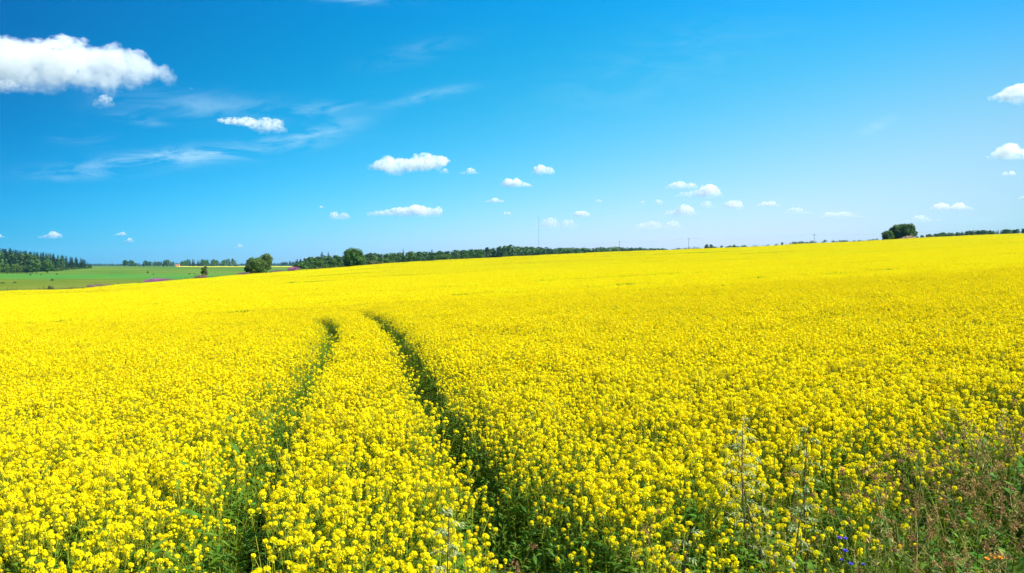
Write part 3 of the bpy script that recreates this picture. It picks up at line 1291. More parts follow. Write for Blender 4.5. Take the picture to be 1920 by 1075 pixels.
big_tree(663, 466, 44, D_(663) + 3, 1, M['broad'], 'round dark green tree standing alone in front of the central wood', 'round_tree', 16, 330, .02)
big_tree(479, 484, 48, D_(479) + 3, 2, M['broad'], 'dense dark bushy tree at the field edge left of the central wood', 'bushy_tree', 14, 300, .0)
big_tree(499, 475, 30, D_(499) + 8, 3, M['broad_light'], 'taller lighter tree leaning over the dense bushy one', 'leafy_tree', 12, 200, .25)
big_tree(383, 498, 17, D_(383) + 12, 4, M['broad_light'], 'small tree alone at the crop edge before the green pasture', 'small_tree', 9, 150, .05, q=.06)
big_tree(1700, 420, 36, D_(1690) + 8, 5, M['broad'], 'tall round tree, right of the pair on the stony mound', 'round_tree', 14, 300, .05)
big_tree(1683, 421, 34, D_(1690) + 10, 6, M['broad'], 'tall round tree, left of the pair on the stony mound', 'round_tree', 14, 280, .05)
big_tree(1663, 433, 26, D_(1664) + 3, 7, M['broad_light'], 'small light green bush beside the two tall trees on the right crest', 'round_bush', 12, 220, .0, cat='bush')
big_tree(1673, 428, 16, D_(1664) + 12, 8, M['broad'], 'small dark tree squeezed between the light bush and the tall pair', 'leafy_tree', 8, 160, .05)
for px, top, w, lab in [(1718, 443, 8, 'tiny bush right of the stony mound on the crest'), (1728, 441, 10, 'low tangled bush second right of the stony mound'),
                        (1738, 440, 9, 'low bush where the right spruce row begins')]:
    big_tree(px, top, w, D_(px) + 6, px, M['scrub'], lab, 'low_bush', 7, 90, 0, cat='bush', q=.07)
# stony mound under the trees
b = MB()
rg_ = random.Random(9)
mx_, my_ = u_of(1694) * (D_(1694) + 1), D_(1694) + 1
nx, ny = 26, 10
mv = []
for j in range(ny):
    for i in range(nx):
        X_, Y_ = -9 + 18 * i / (nx - 1), -3 + 8 * j / (ny - 1)
        hh = 2.7 * math.exp(-((X_ - 2) / 5.5) ** 2 - (Y_ / 2.6) ** 2) * (1 + rg_.uniform(-.12, .12))
        mv.append((X_, Y_, hh + gz(mx_ + X_, my_ + Y_) - gz(mx_, my_) - .25))
b.v = mv
for j in range(ny - 1):
    for i in range(nx - 1):
        a = j * nx + i
        b.f.append((a, a + 1, a + nx + 1, a + nx))
        b.m.append(0)
M['mound'] = ground_mat('stony_earth', (0.13, 0.085, 0.055), (0.24, 0.17, 0.12), 1.2, 8, .6)
tag(obj('stony_mound', b.mesh('stony_mound', [M['mound']]), None, (mx_, my_, gz(mx_, my_))),
    'reddish brown mound of stones and earth under the pair of round trees', 'mound')

# the woods: lists of (px, top row) profiles
def profile_row(x0, x1, step, tops, Yf, kinds, label, group, name, w=1.0, jit=2.5, tj=2.5):
    x = x0
    while x < x1:
        px = x + rng.uniform(-jit, jit)
        top = np.interp(px, [t[0] for t in tops], [t[1] for t in tops]) + rng.uniform(-.4, 1) * tj
        Y = Yf(px) * rng.uniform(.985, 1.03)
        tree_px(kinds, px, top, Y, label, group, name, w)
        x += step


LW_T = [(-60, 462), (0, 463), (25, 465), (60, 470), (100, 474), (130, 480), (150, 483), (165, 489), (175, 496)]
LW_Y = lambda px: np.interp(px, [-60, 60, 110, 175], [790, 800, 930, 1200])
profile_row(-50, 174, 3.4, LW_T, lambda p: LW_Y(p) + 40, ['spruce'], 'tall dark spruce along the skyline of the left wood', 'spruces of the wood at far left', 'spruce_tree', 1.35, tj=2.2)
profile_row(-50, 170, 6, [(a, b_ + 7) for a, b_ in LW_T], lambda p: LW_Y(p) + 18, ['spruce', 'pine'], 'dark conifer in the middle of the left wood', 'spruces of the wood at far left', 'spruce_tree', 1.2)
profile_row(-40, 60, 9, [(-60, 492), (0, 492), (55, 497)], lambda p: 770, ['light', 'broad'], 'light green leafy tree low at the foot of the left wood', 'leafy trees before the left wood', 'leafy_tree', 1.0)
tree_px(['broad'], 68, 486, 765, 'big rounded leafy tree before the left wood, nearer its middle', 'leafy trees before the left wood', 'leafy_tree', 1.1)
tree_px(['broad'], 90, 488, 770, 'rounded leafy tree before the left wood, right of the big one', 'leafy trees before the left wood', 'leafy_tree', 1.15)
tree_px(['broad'], 14, 499, 700, 'dark low rounded tree at the left foot of the left wood', 'leafy trees before the left wood', 'leafy_tree', 1.0)
# low lighter scrub at the foot of the left wood
for k in range(16):
    px = 100 + k * 4.6 + rng.uniform(-2, 2)
    Y = float(LW_Y(px)) - 10
    p = at(px, Y)
    put_tree((rng.choice(['light', 'broad']), rng.randrange(4)), p, rng.uniform(2.5, 4.5), 1.5, 'low scrubby bush along the foot of the left wood', 'bushes before the left wood', 'scrub_bush', 'bush')

LR_T = [(232, 487), (245, 488), (262, 494), (275, 488), (290, 491), (310, 487), (325, 488), (334, 494), (345, 487), (360, 485), (380, 487), (400, 486), (415, 490), (425, 484), (437, 485), (442, 491)]
profile_row(233, 440, 4.4, LR_T, lambda p: 1640, ['spruce', 'broad', 'broad', 'pine'], 'bluish tree in the distant row beyond the left green fields', 'trees of the distant row at left', 'distant_tree', 1.05, 1.5)
profile_row(200, 232, 4, [(200, 498), (215, 496), (232, 495)], lambda p: 2300, ['broad', 'pine'], 'tiny far tree left of the distant row', 'tiny trees on the left horizon', 'distant_tree', 1.3, 1.5, 1)
for px, top, w in [(443, 497, 9)]:
    big_tree(px, top, w, 1600, 77, M['broad'], 'low far bush at the right end of the distant tree row', 'distant_bush', 7, 60, 0, cat='bush', q=.08)

CW_T = [(556, 485), (570, 483), (600, 480), (640, 477), (700, 474), (735, 474), (760, 472), (800, 472), (860, 468), (900, 466), (930, 462), (955, 458), (975, 461), (1010, 463), (1100, 466), (1150, 462), (1200, 464), (1240, 466)]
profile_row(558, 960, 5.6, CW_T, lambda p: np.interp(p, [556, 700, 950, 1240], [430, 560, 700, 900]), ['pine', 'pine', 'spruce', 'broad'],
            'green pine on the near skyline of the central wood', 'trees of the central wood', 'pine_tree', 1.3, tj=2.4)
profile_row(562, 900, 8, [(a, b_ + 7) for a, b_ in CW_T], lambda p: np.interp(p, [556, 700, 950, 1240], [405, 520, 640, 840]), ['pine', 'broad'],
            'green tree at the front foot of the central wood', 'trees of the central wood', 'pine_tree', 1.35)
profile_row(960, 1240, 5.4, CW_T, lambda p: np.interp(p, [950, 1240], [720, 980]), ['pine', 'broad', 'spruce'],
            'tree of the low receding right part of the central wood', 'trees of the central wood', 'pine_tree', 1.5, tj=1.8)
for px, top, lab in [(604, 471, 'tallest spruce poking out above the left end of the central wood'),
                     (616, 472, 'slim spruce poking out just right of the tallest one over the central wood'),
                     (756, 466, 'single spruce tip poking out above the central wood right of the round tree'),
                     (810, 466, 'small spruce tip over the central wood'),
                     ]:
    tree_px(['spruce'], px, top, 540, lab, 'spruces poking out of the central wood', 'spruce_tree', 1.2)
profile_row(1742, 2010, 4.0, [(1742, 438), (1800, 434), (1860, 431), (1920, 428), (2010, 423)], lambda p: 800, ['spruce', 'broad', 'pine'],
            'small dark spruce of the row peeping over the crest at far right', 'spruces peeping over the right crest', 'spruce_tree', 1.5, 1.5, 2.5)
for px, top, lab in [(1325, 458, 'dark pine tip left of a twin tip on the skyline right of centre'), (1333, 458, 'right of two dark pine tips on the skyline right of centre'),
                     (1376, 459, 'dark rounded tree on the skyline right of the pine tips'), (1398, 460, 'small dark tree on the skyline right of the rounded tree')]:
    tree_px(['pine'], px, top, 800, lab, 'treetops on the skyline right of centre', 'pine_tree', 1.3)

# far-off wood reading as one mass (behind the crest and on the horizon)
def forest_mass(name, runs, label, mats):
    rg_ = random.Random(77)
    b = MB()
    for (x0, x1, step, tops, Y0, wpx) in runs:
        x = x0
        while x < x1:
            px = x + rg_.uniform(-1, 1)
            Y = Y0 * rg_.uniform(.97, 1.05)
            p = at(px, Y)
            top = np.interp(px, [t[0] for t in tops], [t[1] for t in tops]) + rg_.uniform(-1.3, 1.3)
            h = max(4.0, CAMZ + (HORIZON - top) / FPX * Y - p.z)
            w = wpx / FPX * Y
            b.tube([p, p + Vector((0, 0, h * .6))], .1, .05, 1)
            if rg_.random() < .5:
                for k in range(34):
                    t = rg_.random() ** 1.3
                    a = rg_.uniform(0, 6.28)
                    rr = w * .5 * (1 - t) + .1
                    b.leaf(p + Vector((0, 0, h * t)), (math.cos(a), math.sin(a), -.1), (rg_.uniform(-1, 1), rg_.uniform(-1, 1), 1), rr, rr * .9, 0, .1, 2)
            else:
                leaf_cloud(b, rg_, p + Vector((0, 0, h - w * .45)), w * .55, 36, w * .16, .85, .2)
                leaf_cloud(b, rg_, p + Vector((0, 0, h * .4)), w * .5, 26, w * .2, 1.2, .1)
            x += step
    return tag(obj(name, b.mesh(name, mats)), label, 'forest', kind='stuff')


forest_mass('distant_forest', [
    (1240, 1345, 3.2, [(1240, 466), (1290, 464), (1345, 462)], 1100, 8),
    (1345, 1460, 3.5, [(1345, 461.5), (1460, 458.5)], 1250, 7),
    (1455, 1660, 2.8, [(1455, 456), (1500, 452.5), (1560, 450), (1590, 451.5), (1640, 448), (1660, 446)], 1100, 7),
    (560, 1250, 3.4, [(560, 487), (700, 477), (900, 468), (960, 461), (1000, 464), (1250, 467)], 990, 13),
    (960, 1250, 3.6, [(960, 466), (1150, 466), (1240, 467.5)], 680, 14),
], 'low dark forest strip peeping over the crest of the yellow field', [M['pine'], M['bark']])
forest_mass('horizon_forest', [
    (150, 560, 2.0, [(150, 497.0), (190, 496.0), (240, 496), (500, 494.5), (560, 492)], 4200, 5),
    (525, 560, 2.5, [(525, 493), (545, 490), (560, 488)], 2600, 6),
    (-60, 200, 2.0, [(-60, 494), (200, 496)], 3600, 5),
], 'far bluish forest line on the left horizon', [M['spruce'], M['bark']])

# ------------------------------------------------------------------ small things in the valley and at the field edge
for px, py, h, w, lab in [
    (277, 513, 3.4, .9, 'small dark tree alone in the middle of the mid green pasture'),
    (288, 516, 1.6, 1.2, 'tiny bush just right of the lone pasture tree'),
    (98, 527, 1.6, 1.9, 'dark bush on the border of bright and olive fields at left'),
    (57, 517, 1.8, 1.9, 'dark bush on the bright field edge below the left wood, leftmost'),
    (77, 517, 1.5, 1.5, 'small bush between two others below the left wood'),
    (107, 516, 2.2, 1.6, 'dark bush on the bright field edge below the left wood, rightmost'),
    (355, 515, 1.7, 1.5, 'low bush in the pasture left of the small edge tree'),
    (365, 515, 1.5, 1.8, 'low spreading bush nearest the small edge tree'),
    (403, 512, 1.4, 1.0, 'tiny shrub in the green field right of the small edge tree'),
    (28, 531, .9, 3.5, 'long low bush on the field border at far left'),
    (5, 532, .9, 3.5, 'low bush on the field border cut by the left border of the photo'),
]:
    p = hit(px, py, 185)
    put_tree(('light', rng.randrange(4)), p, h * .72, w, lab, 'small bushes scattered over the green fields', 'field_bush', 'bush')

# rough strip with fireweed along the far edge of the crop
FW = [(160, 178, 536.5, .9, 'fireweed_pale', 'pale purple fireweed patch at the crop edge, leftmost'),
      (180, 195, 535.5, .6, 'fireweed_pale', 'thin purple fireweed strip right of the leftmost patch'),
      (268, 296, 523, 1.2, 'fireweed', 'bright magenta fireweed patch at the crop edge, the most vivid'),
      (296, 312, 523, .9, 'fireweed_pale', 'dull purple fireweed joining the vivid patch on its right'),
      (360, 378, 516.5, 1.0, 'fireweed_pale', 'mauve fireweed patch left of the small edge tree'),
      (443, 462, 515, .8, 'fireweed_pale', 'mauve fireweed strip left of the dense bushy tree'),
      (505, 528, 511, .7, 'fireweed_pale', 'low mauve fireweed strip right of the dense bushy tree'),
      (538, 556, 505.5, 1.5, 'fireweed', 'purple fireweed clump before the left end of the central wood')]


def flower_patch(x0, x1, h, key, label, name, cat, dens=1.0, Yoff=1.5):
    rg_ = random.Random(int(x0 * 7))
    b = MB()
    mid = (x0 + x1) / 2
    Y0 = D_(mid) + Yoff
    c = at(mid, Y0)
    half = (x1 - x0) / 2 / FPX * Y0
    n = int(half * 2 * 55 * dens)
    for k in range(n):
        X_ = rg_.uniform(-half, half)
        dY = rg_.uniform(0, 5)
        e = 1 - .6 * abs(X_) / half
        z = gz(c.x + X_, c.y + dY) - c.z
        top = h * rg_.uniform(.75, 1.15) * (.6 + .4 * e) + CROP * .75
        b.tube([(X_, dY, z), (X_, dY, z + top)], .01, .006, 1)
        for q in range(6):
            cc = Vector((X_, dY, z + top * rg_.uniform(.62, 1.05))) + rdir(rg_) * .08
            n_ = rdir(rg_)
            u_ = n_.orthogonal().normalized() * .09
            v_ = n_.cross(u_)
            b.face([cc + u_, cc + v_, cc - u_, cc - v_], 0)
        for q in range(3):
            cc = Vector((X_, dY, z + top * rg_.uniform(.1, .6)))
            b.leaf(cc, rdir(rg_, 0, 1), (0, 0, 1), .3, .08, 1, .2, 2)
    tag(obj(name, b.mesh(name, [M[key], M['scrub']]), None, c), label, cat, kind='stuff')


for x0, x1, _, h, key, lab in FW:
    flower_patch(x0, x1, h, key, lab, 'fireweed_patch', 'fireweed')
# olive weeds standing behind the crop along the left edge
def edge_weeds():
    rg_ = random.Random(31)
    b = MB()
    for k in range(5200):
        px = rg_.uniform(-80, 760)
        Y = D_(px) + 1 + rg_.random() ** 1.5 * 9
        p = at(px, Y)
        h = CROP * .8 + rg_.random() ** 3 * (1.0 if vnoise(np.array([[px, 0.0]]), 22, 5)[0] > .6 else .35)
        for q in range(5):
            cc = p + Vector((rg_.uniform(-.2, .2), rg_.uniform(-.2, .2), h * rg_.uniform(.2, 1)))
            b.leaf(cc, rdir(rg_, 0, 1), (0, 0, 1), .35, .12, 0, .2, 2)
    tag(obj('edge_weeds', b.mesh('edge_weeds', [M['scrub']])), 'strip of rough olive weeds behind the crop at left', 'weeds', kind='stuff')


edge_weeds()
for px, top, w, lab in [(699, 490, 26, 'low brownish scrub bush right of the round tree'), (712, 492, 20, 'low reddish scrub trailing off right of the brownish one'),
                        (95, 536, 16, 'low weedy bush at the crop edge left of the leftmost fireweed'), (222, 531, 7, 'tiny shrub at the crop edge left of the vivid fireweed'),
                        (561, 503, 16, 'low bush at the left corner of the central wood')]:
    big_tree(px, top, w, D_(px) + 5, px, M['scrub'], lab, 'scrub_bush', 8, 90, 0, cat='bush', q=.07)


# ------------------------------------------------------------------ farmhouse, mast, poles
def box(b, x0, x1, y0, y1, z0, z1, m=0):
    P_ = [(x0, y0, z0), (x1, y0, z0), (x1, y1, z0), (x0, y1, z0), (x0, y0, z1), (x1, y0, z1), (x1, y1, z1), (x0, y1, z1)]
    for f in ((0, 1, 5, 4), (1, 2, 6, 5), (2, 3, 7, 6), (3, 0, 4, 7), (4, 5, 6, 7), (3, 2, 1, 0)):
        b.face([P_[i] for i in f], m)


def farmhouse(px, Y, label, wallc, roofc, s=1.0):
    p = at(px, Y)
    root = tag(obj('farmhouse', None, None, p), label, 'house')
    root.rotation_euler = (0, 0, R(12))
    root.scale = (s, s, s)
    b = MB()
    box(b, -5, 5, -3.2, 3.2, -.5, 3.2)
    b.face([(-5, -3.2, 3.2), (-5, 3.2, 3.2), (-5, 0, 5.6)])
    b.face([(5, -3.2, 3.2), (5, 0, 5.6), (5, 3.2, 3.2)])
    obj('wall', b.mesh('wall', [wallc]), root)
    b = MB()
    for sg in (-1, 1):
        a = [(-5.4, sg * 3.7, 2.95), (5.4, sg * 3.7, 2.95), (5.4, 0, 5.75), (-5.4, 0, 5.75)]
        c = [(x, y, z + .18) for x, y, z in a]
        b.face(a); b.face(c[::-1])
        for i in range(4):
            j = (i + 1) % 4
            b.face([a[i], a[j], c[j], c[i]])
    rf = obj('roof', b.mesh('roof', [roofc]), root)
    b = MB(); box(b, -1.5, -.8, -.4, .4, 5.3, 6.7)
    obj('chimney', b.mesh('chimney', [roofc]), rf)
    for xx in (-3.4, -1.2, 3.2):
        b = MB(); box(b, xx - .5, xx + .5, -3.27, -3.2, 1.2, 2.4)
        w = obj('window', b.mesh('window', [M['glass']]), root)
    b = MB(); box(b, .6, 1.6, -3.27, -3.2, -.2, 2.1)
    obj('door', b.mesh('door', [M['trim']]), root)


M['glass'] = plain('window_glass', (0.05, 0.06, 0.08), .1)
M['trim'] = plain('white_trim', (0.7, 0.68, 0.62), .6)
M['wallp'] = plain('pinkish_wall', (0.62, 0.38, 0.30), .8)
M['roofr'] = plain('red_roof', (0.42, 0.16, 0.10), .8)
farmhouse(333, 1480, 'small pinkish house before a gap in the distant tree row', M['wallp'], M['roofr'], .75)


def pole(px, top, Y, label, name='utility_pole', r=.13, arms=True):
    p = at(px, Y)
    h = CAMZ + (HORIZON - top) / FPX * Y - p.z
    root = tag(obj(name, None, None, p), label, 'pole', 'poles of the power line over the right crest')
    b = MB(); b.tube([(0, 0, -.5), (0, 0, h)], r, r * .75, 0, 8)
    obj('post', b.mesh('post', [M['pole']]), root)
    b = MB(); box(b, -1.05, 1.05, -.05, .05, h - .72, h - .61)
    ca = obj('crossarm', b.mesh('crossarm', [M['pole']]), root)
    for xx in (-.95, 0, .95):
        b = MB(); b.tube([(xx, 0, h - .58), (xx, 0, h - .3)], .06, .04, 0, 6)
        obj('insulator', b.mesh('insulator', [M['trim']]), ca)
    return p + Vector((0, 0, h - .3))


tops = [pole(1161, 452, 640, 'leftmost thin utility pole, over the right end of the central wood'),
        pole(1291, 446.5, 560, 'middle utility pole standing clear on the skyline'),
        pole(1526, 439, 520, 'rightmost utility pole, over the low forest strip')]
b = MB()
pts_all = [tops[0] + (tops[0] - tops[1]) * .9 + Vector((0, 0, -2))] + tops + [tops[2] + (tops[2] - tops[1]) * 1.0]
for A, B in zip(pts_all[:-1], pts_all[1:]):
    for ox in (-.95, 0, .95):
        b.tube([A.lerp(B, t / 10) + Vector((ox, 0, -4 * 1.2 * (t / 10) * (1 - t / 10))) for t in range(11)], .008, .008, 0, 3)
tag(obj('power_line', b.mesh('power_line', [M['steel']])), 'thin overhead wires strung between the three utility poles', 'power line')

# lattice radio mast
Ym = 2500
p = at(1010, Ym)
h = CAMZ + (HORIZON - 404) / FPX * Ym - p.z
root = tag(obj('radio_mast', None, None, p), 'very tall thin lattice radio mast rising over the central wood', 'mast')
b = MB()
r_ = .75
cs = [Vector((r_ * math.cos(a), r_ * math.sin(a), 0)) for a in (0.5, 2.594, 4.689)]
for c in cs:
    b.tube([c, c + Vector((0, 0, h * .93))], .11, .11, 0, 4)
nseg = 46
for k in range(nseg):
    z0, z1 = h * .93 * k / nseg, h * .93 * (k + 1) / nseg
    for i in range(3):
        A, B = cs[i], cs[(i + 1) % 3]
        b.tube([A + Vector((0, 0, z0)), B + Vector((0, 0, z1))], .05, .05, 0, 3)
        b.tube([A + Vector((0, 0, z1)), B + Vector((0, 0, z1))], .05, .05, 0, 3)
obj('lattice', b.mesh('lattice', [M['steel']]), root)
b = MB(); b.tube([(0, 0, h * .93), (0, 0, h)], .3, .12, 0, 6)
obj('antenna', b.mesh('antenna', [M['steel']]), root)
for lv in (.45, .9):
    for a in (0.5, 2.594, 4.689):
        b = MB()
        b.tube([(math.cos(a) * .7, math.sin(a) * .7, h * lv), (math.cos(a) * h * .5, math.sin(a) * h * .5, 0)], .02, .02, 0, 3)
        obj('guy_wire', b.mesh('guy_wire', [M['steel']]), root)


# ------------------------------------------------------------------ clouds
def vol_mat(name, density, size=None, height=1.0, aniso=0.2):
    mt = bpy.data.materials.new(name)
    mt.use_nodes = True
    nt = mt.node_tree
    nt.nodes.clear()
    N, L = nt.nodes.new, nt.links.new
    out = N('ShaderNodeOutputMaterial')
    v = N('ShaderNodeVolumePrincipled')
    v.inputs['Color'].default_value = (1, 1, 1, 1)
    v.inputs['Density'].default_value = density
    v.inputs['Anisotropy'].default_value = aniso
    L(v.outputs[0], out.inputs['Volume'])
    if size:
        tc = N('ShaderNodeTexCoord')
        nz = N('ShaderNodeTexNoise')
        nz.inputs['Scale'].default_value = 1.0 / size
        nz.inputs['Detail'].default_value = 5
        nz.inputs['Roughness'].default_value = 0.6
        L(tc.outputs['Object'], nz.inputs['Vector'])
        mr = N('ShaderNodeMapRange')
        mr.inputs['From Min'].default_value = 0.42
        mr.inputs['From Max'].default_value = 0.66
        mr.inputs['To Min'].default_value = 0.0
        mr.inputs['To Max'].default_value = density
        L(nz.outputs['Fac'], mr.inputs['Value'])
        sp = N('ShaderNodeSeparateXYZ')
        L(tc.outputs['Object'], sp.inputs[0])
        mz = N('ShaderNodeMapRange')
        mz.interpolation_type = 'SMOOTHSTEP'
        mz.inputs['From Min'].default_value = 0.0
        mz.inputs['From Max'].default_value = height * .8
        mz.inputs['To Min'].default_value = 0.10
        mz.inputs['To Max'].default_value = 1.0
        L(sp.outputs['Z'], mz.inputs['Value'])
        mm = N('ShaderNodeMath')
        mm.operation = 'MULTIPLY'
        L(mr.outputs[0], mm.inputs[0])
        L(mz.outputs[0], mm.inputs[1])
        L(mm.outputs[0], v.inputs['Density'])
    return mt


def ico(sub=2):
    import bmesh
    bm = bmesh.new()
    bmesh.ops.create_icosphere(bm, subdivisions=sub, radius=1.0)
    v = np.array([p.co[:] for p in bm.verts])
    f = np.array([[q.index for q in fc.verts] for fc in bm.faces])
    bm.free()
    return v, f


ICV, ICF = ico(2)


def cloud(x0, x1, top, base, label, od=9.0, seed=1, prof=None, alt=900.0, wisp=False, puffs=None, basep=None):
    """puffs stacked on a flat base between two columns; od = optical depth through its height"""
    rg_ = random.Random(seed)
    elev = (HORIZON - (top + base) / 2) / FPX
    Y = min(alt / max(elev, .02), 16000)
    k = Y / FPX
    cx, cyy = (x0 + x1) / 2, base
    C0 = Vector(((cx - 960) * k, Y, CAMZ + (HORIZON - base) * k))
    W, H = (x1 - x0) * k, (base - top) * k
    if prof is None:
        nl = rg_.randint(2, 4)
        lob = [(rg_.uniform(.15, .85), rg_.uniform(.55, 1.0), rg_.uniform(.14, .30)) for _ in range(nl)]
        lob[0] = (rg_.uniform(.3, .7), 1.0, .2)
        pf = lambda t: max(max(a * math.exp(-((t - c) / w_) ** 2) for c, a, w_ in lob), .50 * math.sin(math.pi * min(max(t, 0), 1)) ** .5)
    else:
        xs_, hs_ = [q[0] for q in prof], [(base - q[1]) / (base - top) for q in prof]
        pf = lambda t: float(np.interp(x0 + t * (x1 - x0), xs_, hs_))
    bpf = (lambda t: 0.0) if basep is None else (lambda t: float(np.interp(x0 + t * (x1 - x0), [q[0] for q in basep], [(base - q[1]) / (base - top) for q in basep])))
    V, F_ = [], []
    npf = puffs or max(14, int(26 * W / H / 2))
    npf = min(npf, 130)
    for i in range(npf):
        t = (i + .5) / npf + rg_.uniform(-.02, .02)
        t = min(max(t, .015), .985)
        hh = max(pf(t), .12) * H
        b0 = bpf(t) * H
        cc_ = np.array([(t - .5) * W, 0.0, b0 + (hh - b0) * .5])
        V.append(ICV * (np.array([.75, .9, .62]) * (hh - b0) * .5 + np.array([W / npf, 0, 0])) + cc_)
        F_.append(ICF)
        for lay in range(3):
            r = (hh - b0) * rg_.uniform(.2, .34) + .04 * H
            zz = b0 + r * .6 + (hh - b0 - r * 1.6) * (lay / 2.0) * rg_.uniform(.85, 1.0)
            dep = rg_.gauss(0, .33) * min(W * .3, H * 1.3) * (1 - .35 * lay)
            c = np.array([(t - .5) * W, dep, max(zz, b0 + r * .35)])
            sq = np.array([rg_.uniform(1.0, 1.5) if not wisp else 1.9, 1.1, .9 if not wisp else .6])
            q = ICV * (r * sq) + c
            n0 = len(V) * 1
            V.append(q)
            F_.append(ICF)
    off = 0
    FF = []
    for q, f in zip(V, F_):
        FF.append(f + off)
        off += len(q)
    FF = np.concatenate(FF).tolist()

    def body(name, infl, parent, mat, rough):
        VV = []
        for q in V:
            c = q.mean(0)
            VV.append(c + (q - c) * infl)
        me = bpy.data.meshes.new(name)
        me.from_pydata(np.concatenate(VV).tolist(), [], FF)
        me.materials.append(mat)
        o = obj(name, me, parent, (0, 0, 0) if parent else C0)
        rm = o.modifiers.new('merge', 'REMESH')
        rm.mode = 'VOXEL'
        rm.voxel_size = max(H / 34.0, W / 330.0)
        for sz, st in ((.42, .30), (.16, .20), (.07, .09)):
            tx = bpy.data.textures.new('billow', 'CLOUDS')
            tx.noise_scale = H * sz
            tx.noise_depth = 3
            d = o.modifiers.new('billow', 'DISPLACE')
            d.texture = tx
            d.texture_coords = 'LOCAL'
            d.strength = H * st * rough
            d.mid_level = .5
        return o
    if od >= 6:
        o = body('cloud', 1.0, None, vol_mat('cloud_vapour', .75 * od / max(H, 1), H * .17, H), .85)
        body('core', .70, o, vol_mat('cloud_core', .9 * od / max(H, 1), H * .5, H * 1.4), .8)
    else:
        o = body('cloud', 1.06, None, vol_mat('cloud_vapour', (1.5 if od >= 3 else 2.0) * od / max(H, 1), H * .25, H), 1.0)
    tag(o, label, 'cloud', 'clouds in the blue sky')
    return o


cloud(-90, 322, 68, 166, 'largest white cloud with pale grey belly at upper left', 6.5, 13,
      prof=[(-90, 90), (0, 78), (30, 73), (65, 68), (85, 76), (110, 76), (150, 72), (170, 82), (240, 88), (262, 102), (300, 120), (322, 143)],
      basep=[(-90, 160), (150, 157), (230, 149), (322, 148)], puffs=75)
cloud(-40, 92, 148, 176, 'thin grey shred hanging under the left end of the largest cloud', 1.2, 4, wisp=True)
cloud(181, 213, 178, 203, 'small faint puff below the largest cloud', 1.3, 5)
cloud(416, 526, 218, 250, 'ragged white cloud above the cirrus streaks at left', 2.2, 6, wisp=True,
      prof=[(416, 222), (440, 221), (465, 219), (490, 225), (515, 218), (526, 238)], basep=[(416, 232), (470, 236), (490, 250), (515, 250), (526, 240)])
cloud(690, 843, 286, 328, 'widest cumulus left of centre with two rounded heads', 7, 7,
      prof=[(690, 317), (715, 298), (732, 291), (752, 296), (772, 298), (785, 288), (798, 287), (812, 292), (830, 292), (843, 300)],
      basep=[(690, 319), (725, 320), (740, 328), (765, 322), (815, 316), (843, 304)])
cloud(826, 844, 316, 326, 'tiny shred right of the two headed cumulus', 1.5, 8)
cloud(860, 900, 315, 327, 'small flat cloud right of the two headed cumulus', 3, 9)
cloud(942, 1000, 334, 351, 'small domed flat bottomed cloud above centre', 7, 10)
cloud(995, 1041, 309, 327, 'small round cloud above the domed one near centre', 5, 11)
cloud(690, 825, 382, 405, 'long low cumulus chain below the two headed one', 5, 12,
      prof=[(690, 398), (730, 393), (745, 388), (765, 389), (775, 383), (790, 385), (810, 391), (825, 388)])
cloud(614, 655, 396, 412, 'small pinkish cloud left of the long low chain', 2.5, 13)
cloud(599, 611, 386, 391, 'tiny dot of cloud above the small pinkish one', 2, 14)
cloud(905, 945, 371, 380, 'small flat streak of cloud below the domed one', 2.5, 15)
cloud(944, 960, 397, 404, 'tiny oval cloud left of the radio mast', 2, 16)
cloud(1074, 1108, 395, 407, 'small oval cloud right of the radio mast', 4, 17)
cloud(995, 1080, 407, 429, 'soft pinkish cloud crossed by the radio mast', 1.5, 18)
cloud(1113, 1132, 374, 380, 'tiny faint cloud up and right of the radio mast', 1, 19)
cloud(1246, 1310, 339, 355, 'upper thin layer of the double cloud right of centre', 2.5, 20, wisp=True)
cloud(1264, 1352, 346, 369, 'brighter lower layer of the double cloud right of centre', 4.5, 21)
cloud(1240, 1308, 383, 403, 'plump cloud just below the double cloud', 5, 22)
cloud(1308, 1342, 377, 390, 'faint puff right of the plump cloud', 1.6, 23)
cloud(1350, 1396, 376, 392, 'small cloud right of the faint puff on the right', 2.5, 24)
cloud(1223, 1241, 374, 384, 'tiny puff up and left of the plump cloud', 2.2, 25)
cloud(1197, 1209, 377, 383, 'tiniest puff left of the plump cloud', 1.4, 26)
cloud(1418, 1465, 377, 387, 'thin flat bright cloud alone right of the double cloud', 3, 27)
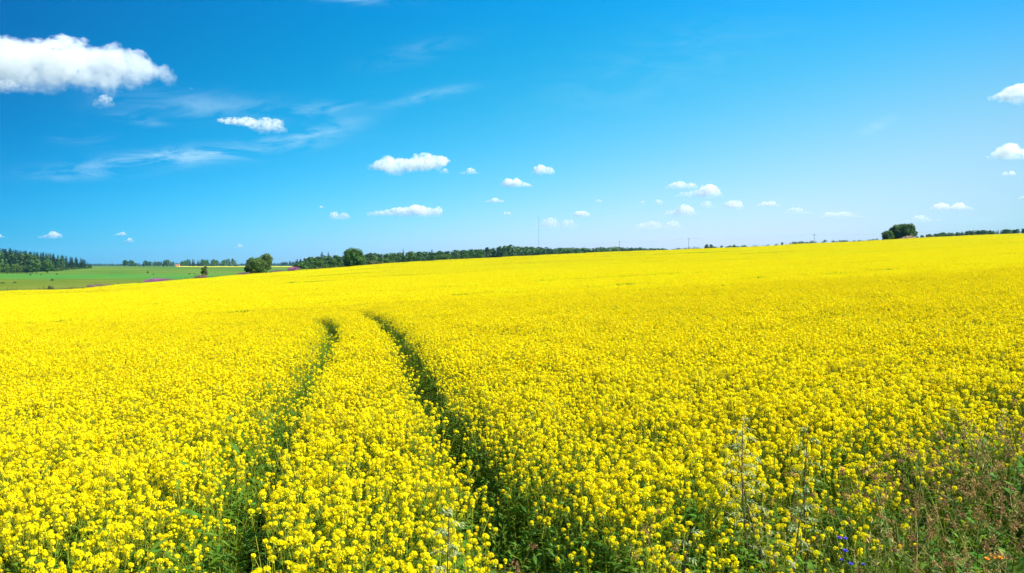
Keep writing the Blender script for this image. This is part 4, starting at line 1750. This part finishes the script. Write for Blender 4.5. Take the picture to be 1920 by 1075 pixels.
cloud(1468, 1530, 387, 402, 'veil like faint cloud right of the thin flat one', .9, 28, wisp=True)
cloud(1538, 1620, 396, 408, 'pale flat cloud left of the tree pair', 1.3, 29, wisp=True)
cloud(1196, 1286, 412, 431, 'faint long cloud low above the middle pole', 1.3, 30, wisp=True)
cloud(1748, 1830, 380, 394, 'flat bright cloud above the right spruce row', 3, 31)
cloud(1690, 1770, 402, 416, 'faint low cloud just above the tree pair', .9, 32, wisp=True)
cloud(1856, 1990, 152, 190, 'bright cumulus cut by the right border, the upper one', 9, 33,
      prof=[(1856, 178), (1870, 174), (1880, 175), (1893, 160), (1910, 157), (1930, 158), (1960, 165), (1990, 178)])
cloud(1862, 1980, 268, 298, 'bright cumulus cut by the right border, the lower one', 7, 34,
      prof=[(1862, 282), (1880, 270), (1893, 268), (1903, 280), (1930, 284), (1980, 290)])
cloud(1876, 1902, 321, 330, 'small faint puff under the right border clouds', 1.8, 35)
cloud(1906, 1940, 363, 373, 'tiny cloud touching the right border low down', 2.5, 36)
cloud(72, 114, 433, 447, 'small white cloud above the left wood', 4, 37)
cloud(213, 240, 435, 442, 'upper of two tiny clouds over the distant tree row', 2, 38)
cloud(231, 254, 446, 454, 'lower of two tiny clouds over the distant tree row', 3, 39)
cloud(436, 459, 457, 465, 'tiny cloud above the dense bushy tree', 1.8, 40)
cloud(-15, 14, 437, 446, 'small pale cloud cut by the left border', 2, 41)


# ------------------------------------------------------------------ haze in the air
def haze():
    b = MB()
    box(b, -9600, 9600, -400, 9600, -40, 180)
    mt = bpy.data.materials.new('haze')
    mt.use_nodes = True
    nt = mt.node_tree
    nt.nodes.clear()
    out = nt.nodes.new('ShaderNodeOutputMaterial')
    v = nt.nodes.new('ShaderNodeVolumePrincipled')
    v.inputs['Color'].default_value = (0.22, 0.62, 1.0, 1)
    v.inputs['Density'].default_value = HAZE
    v.inputs['Anisotropy'].default_value = 0.0
    nt.links.new(v.outputs[0], out.inputs['Volume'])
    tag(obj('haze', b.mesh('haze', [mt])), kind='stuff')


HAZE = 0.00004
haze()
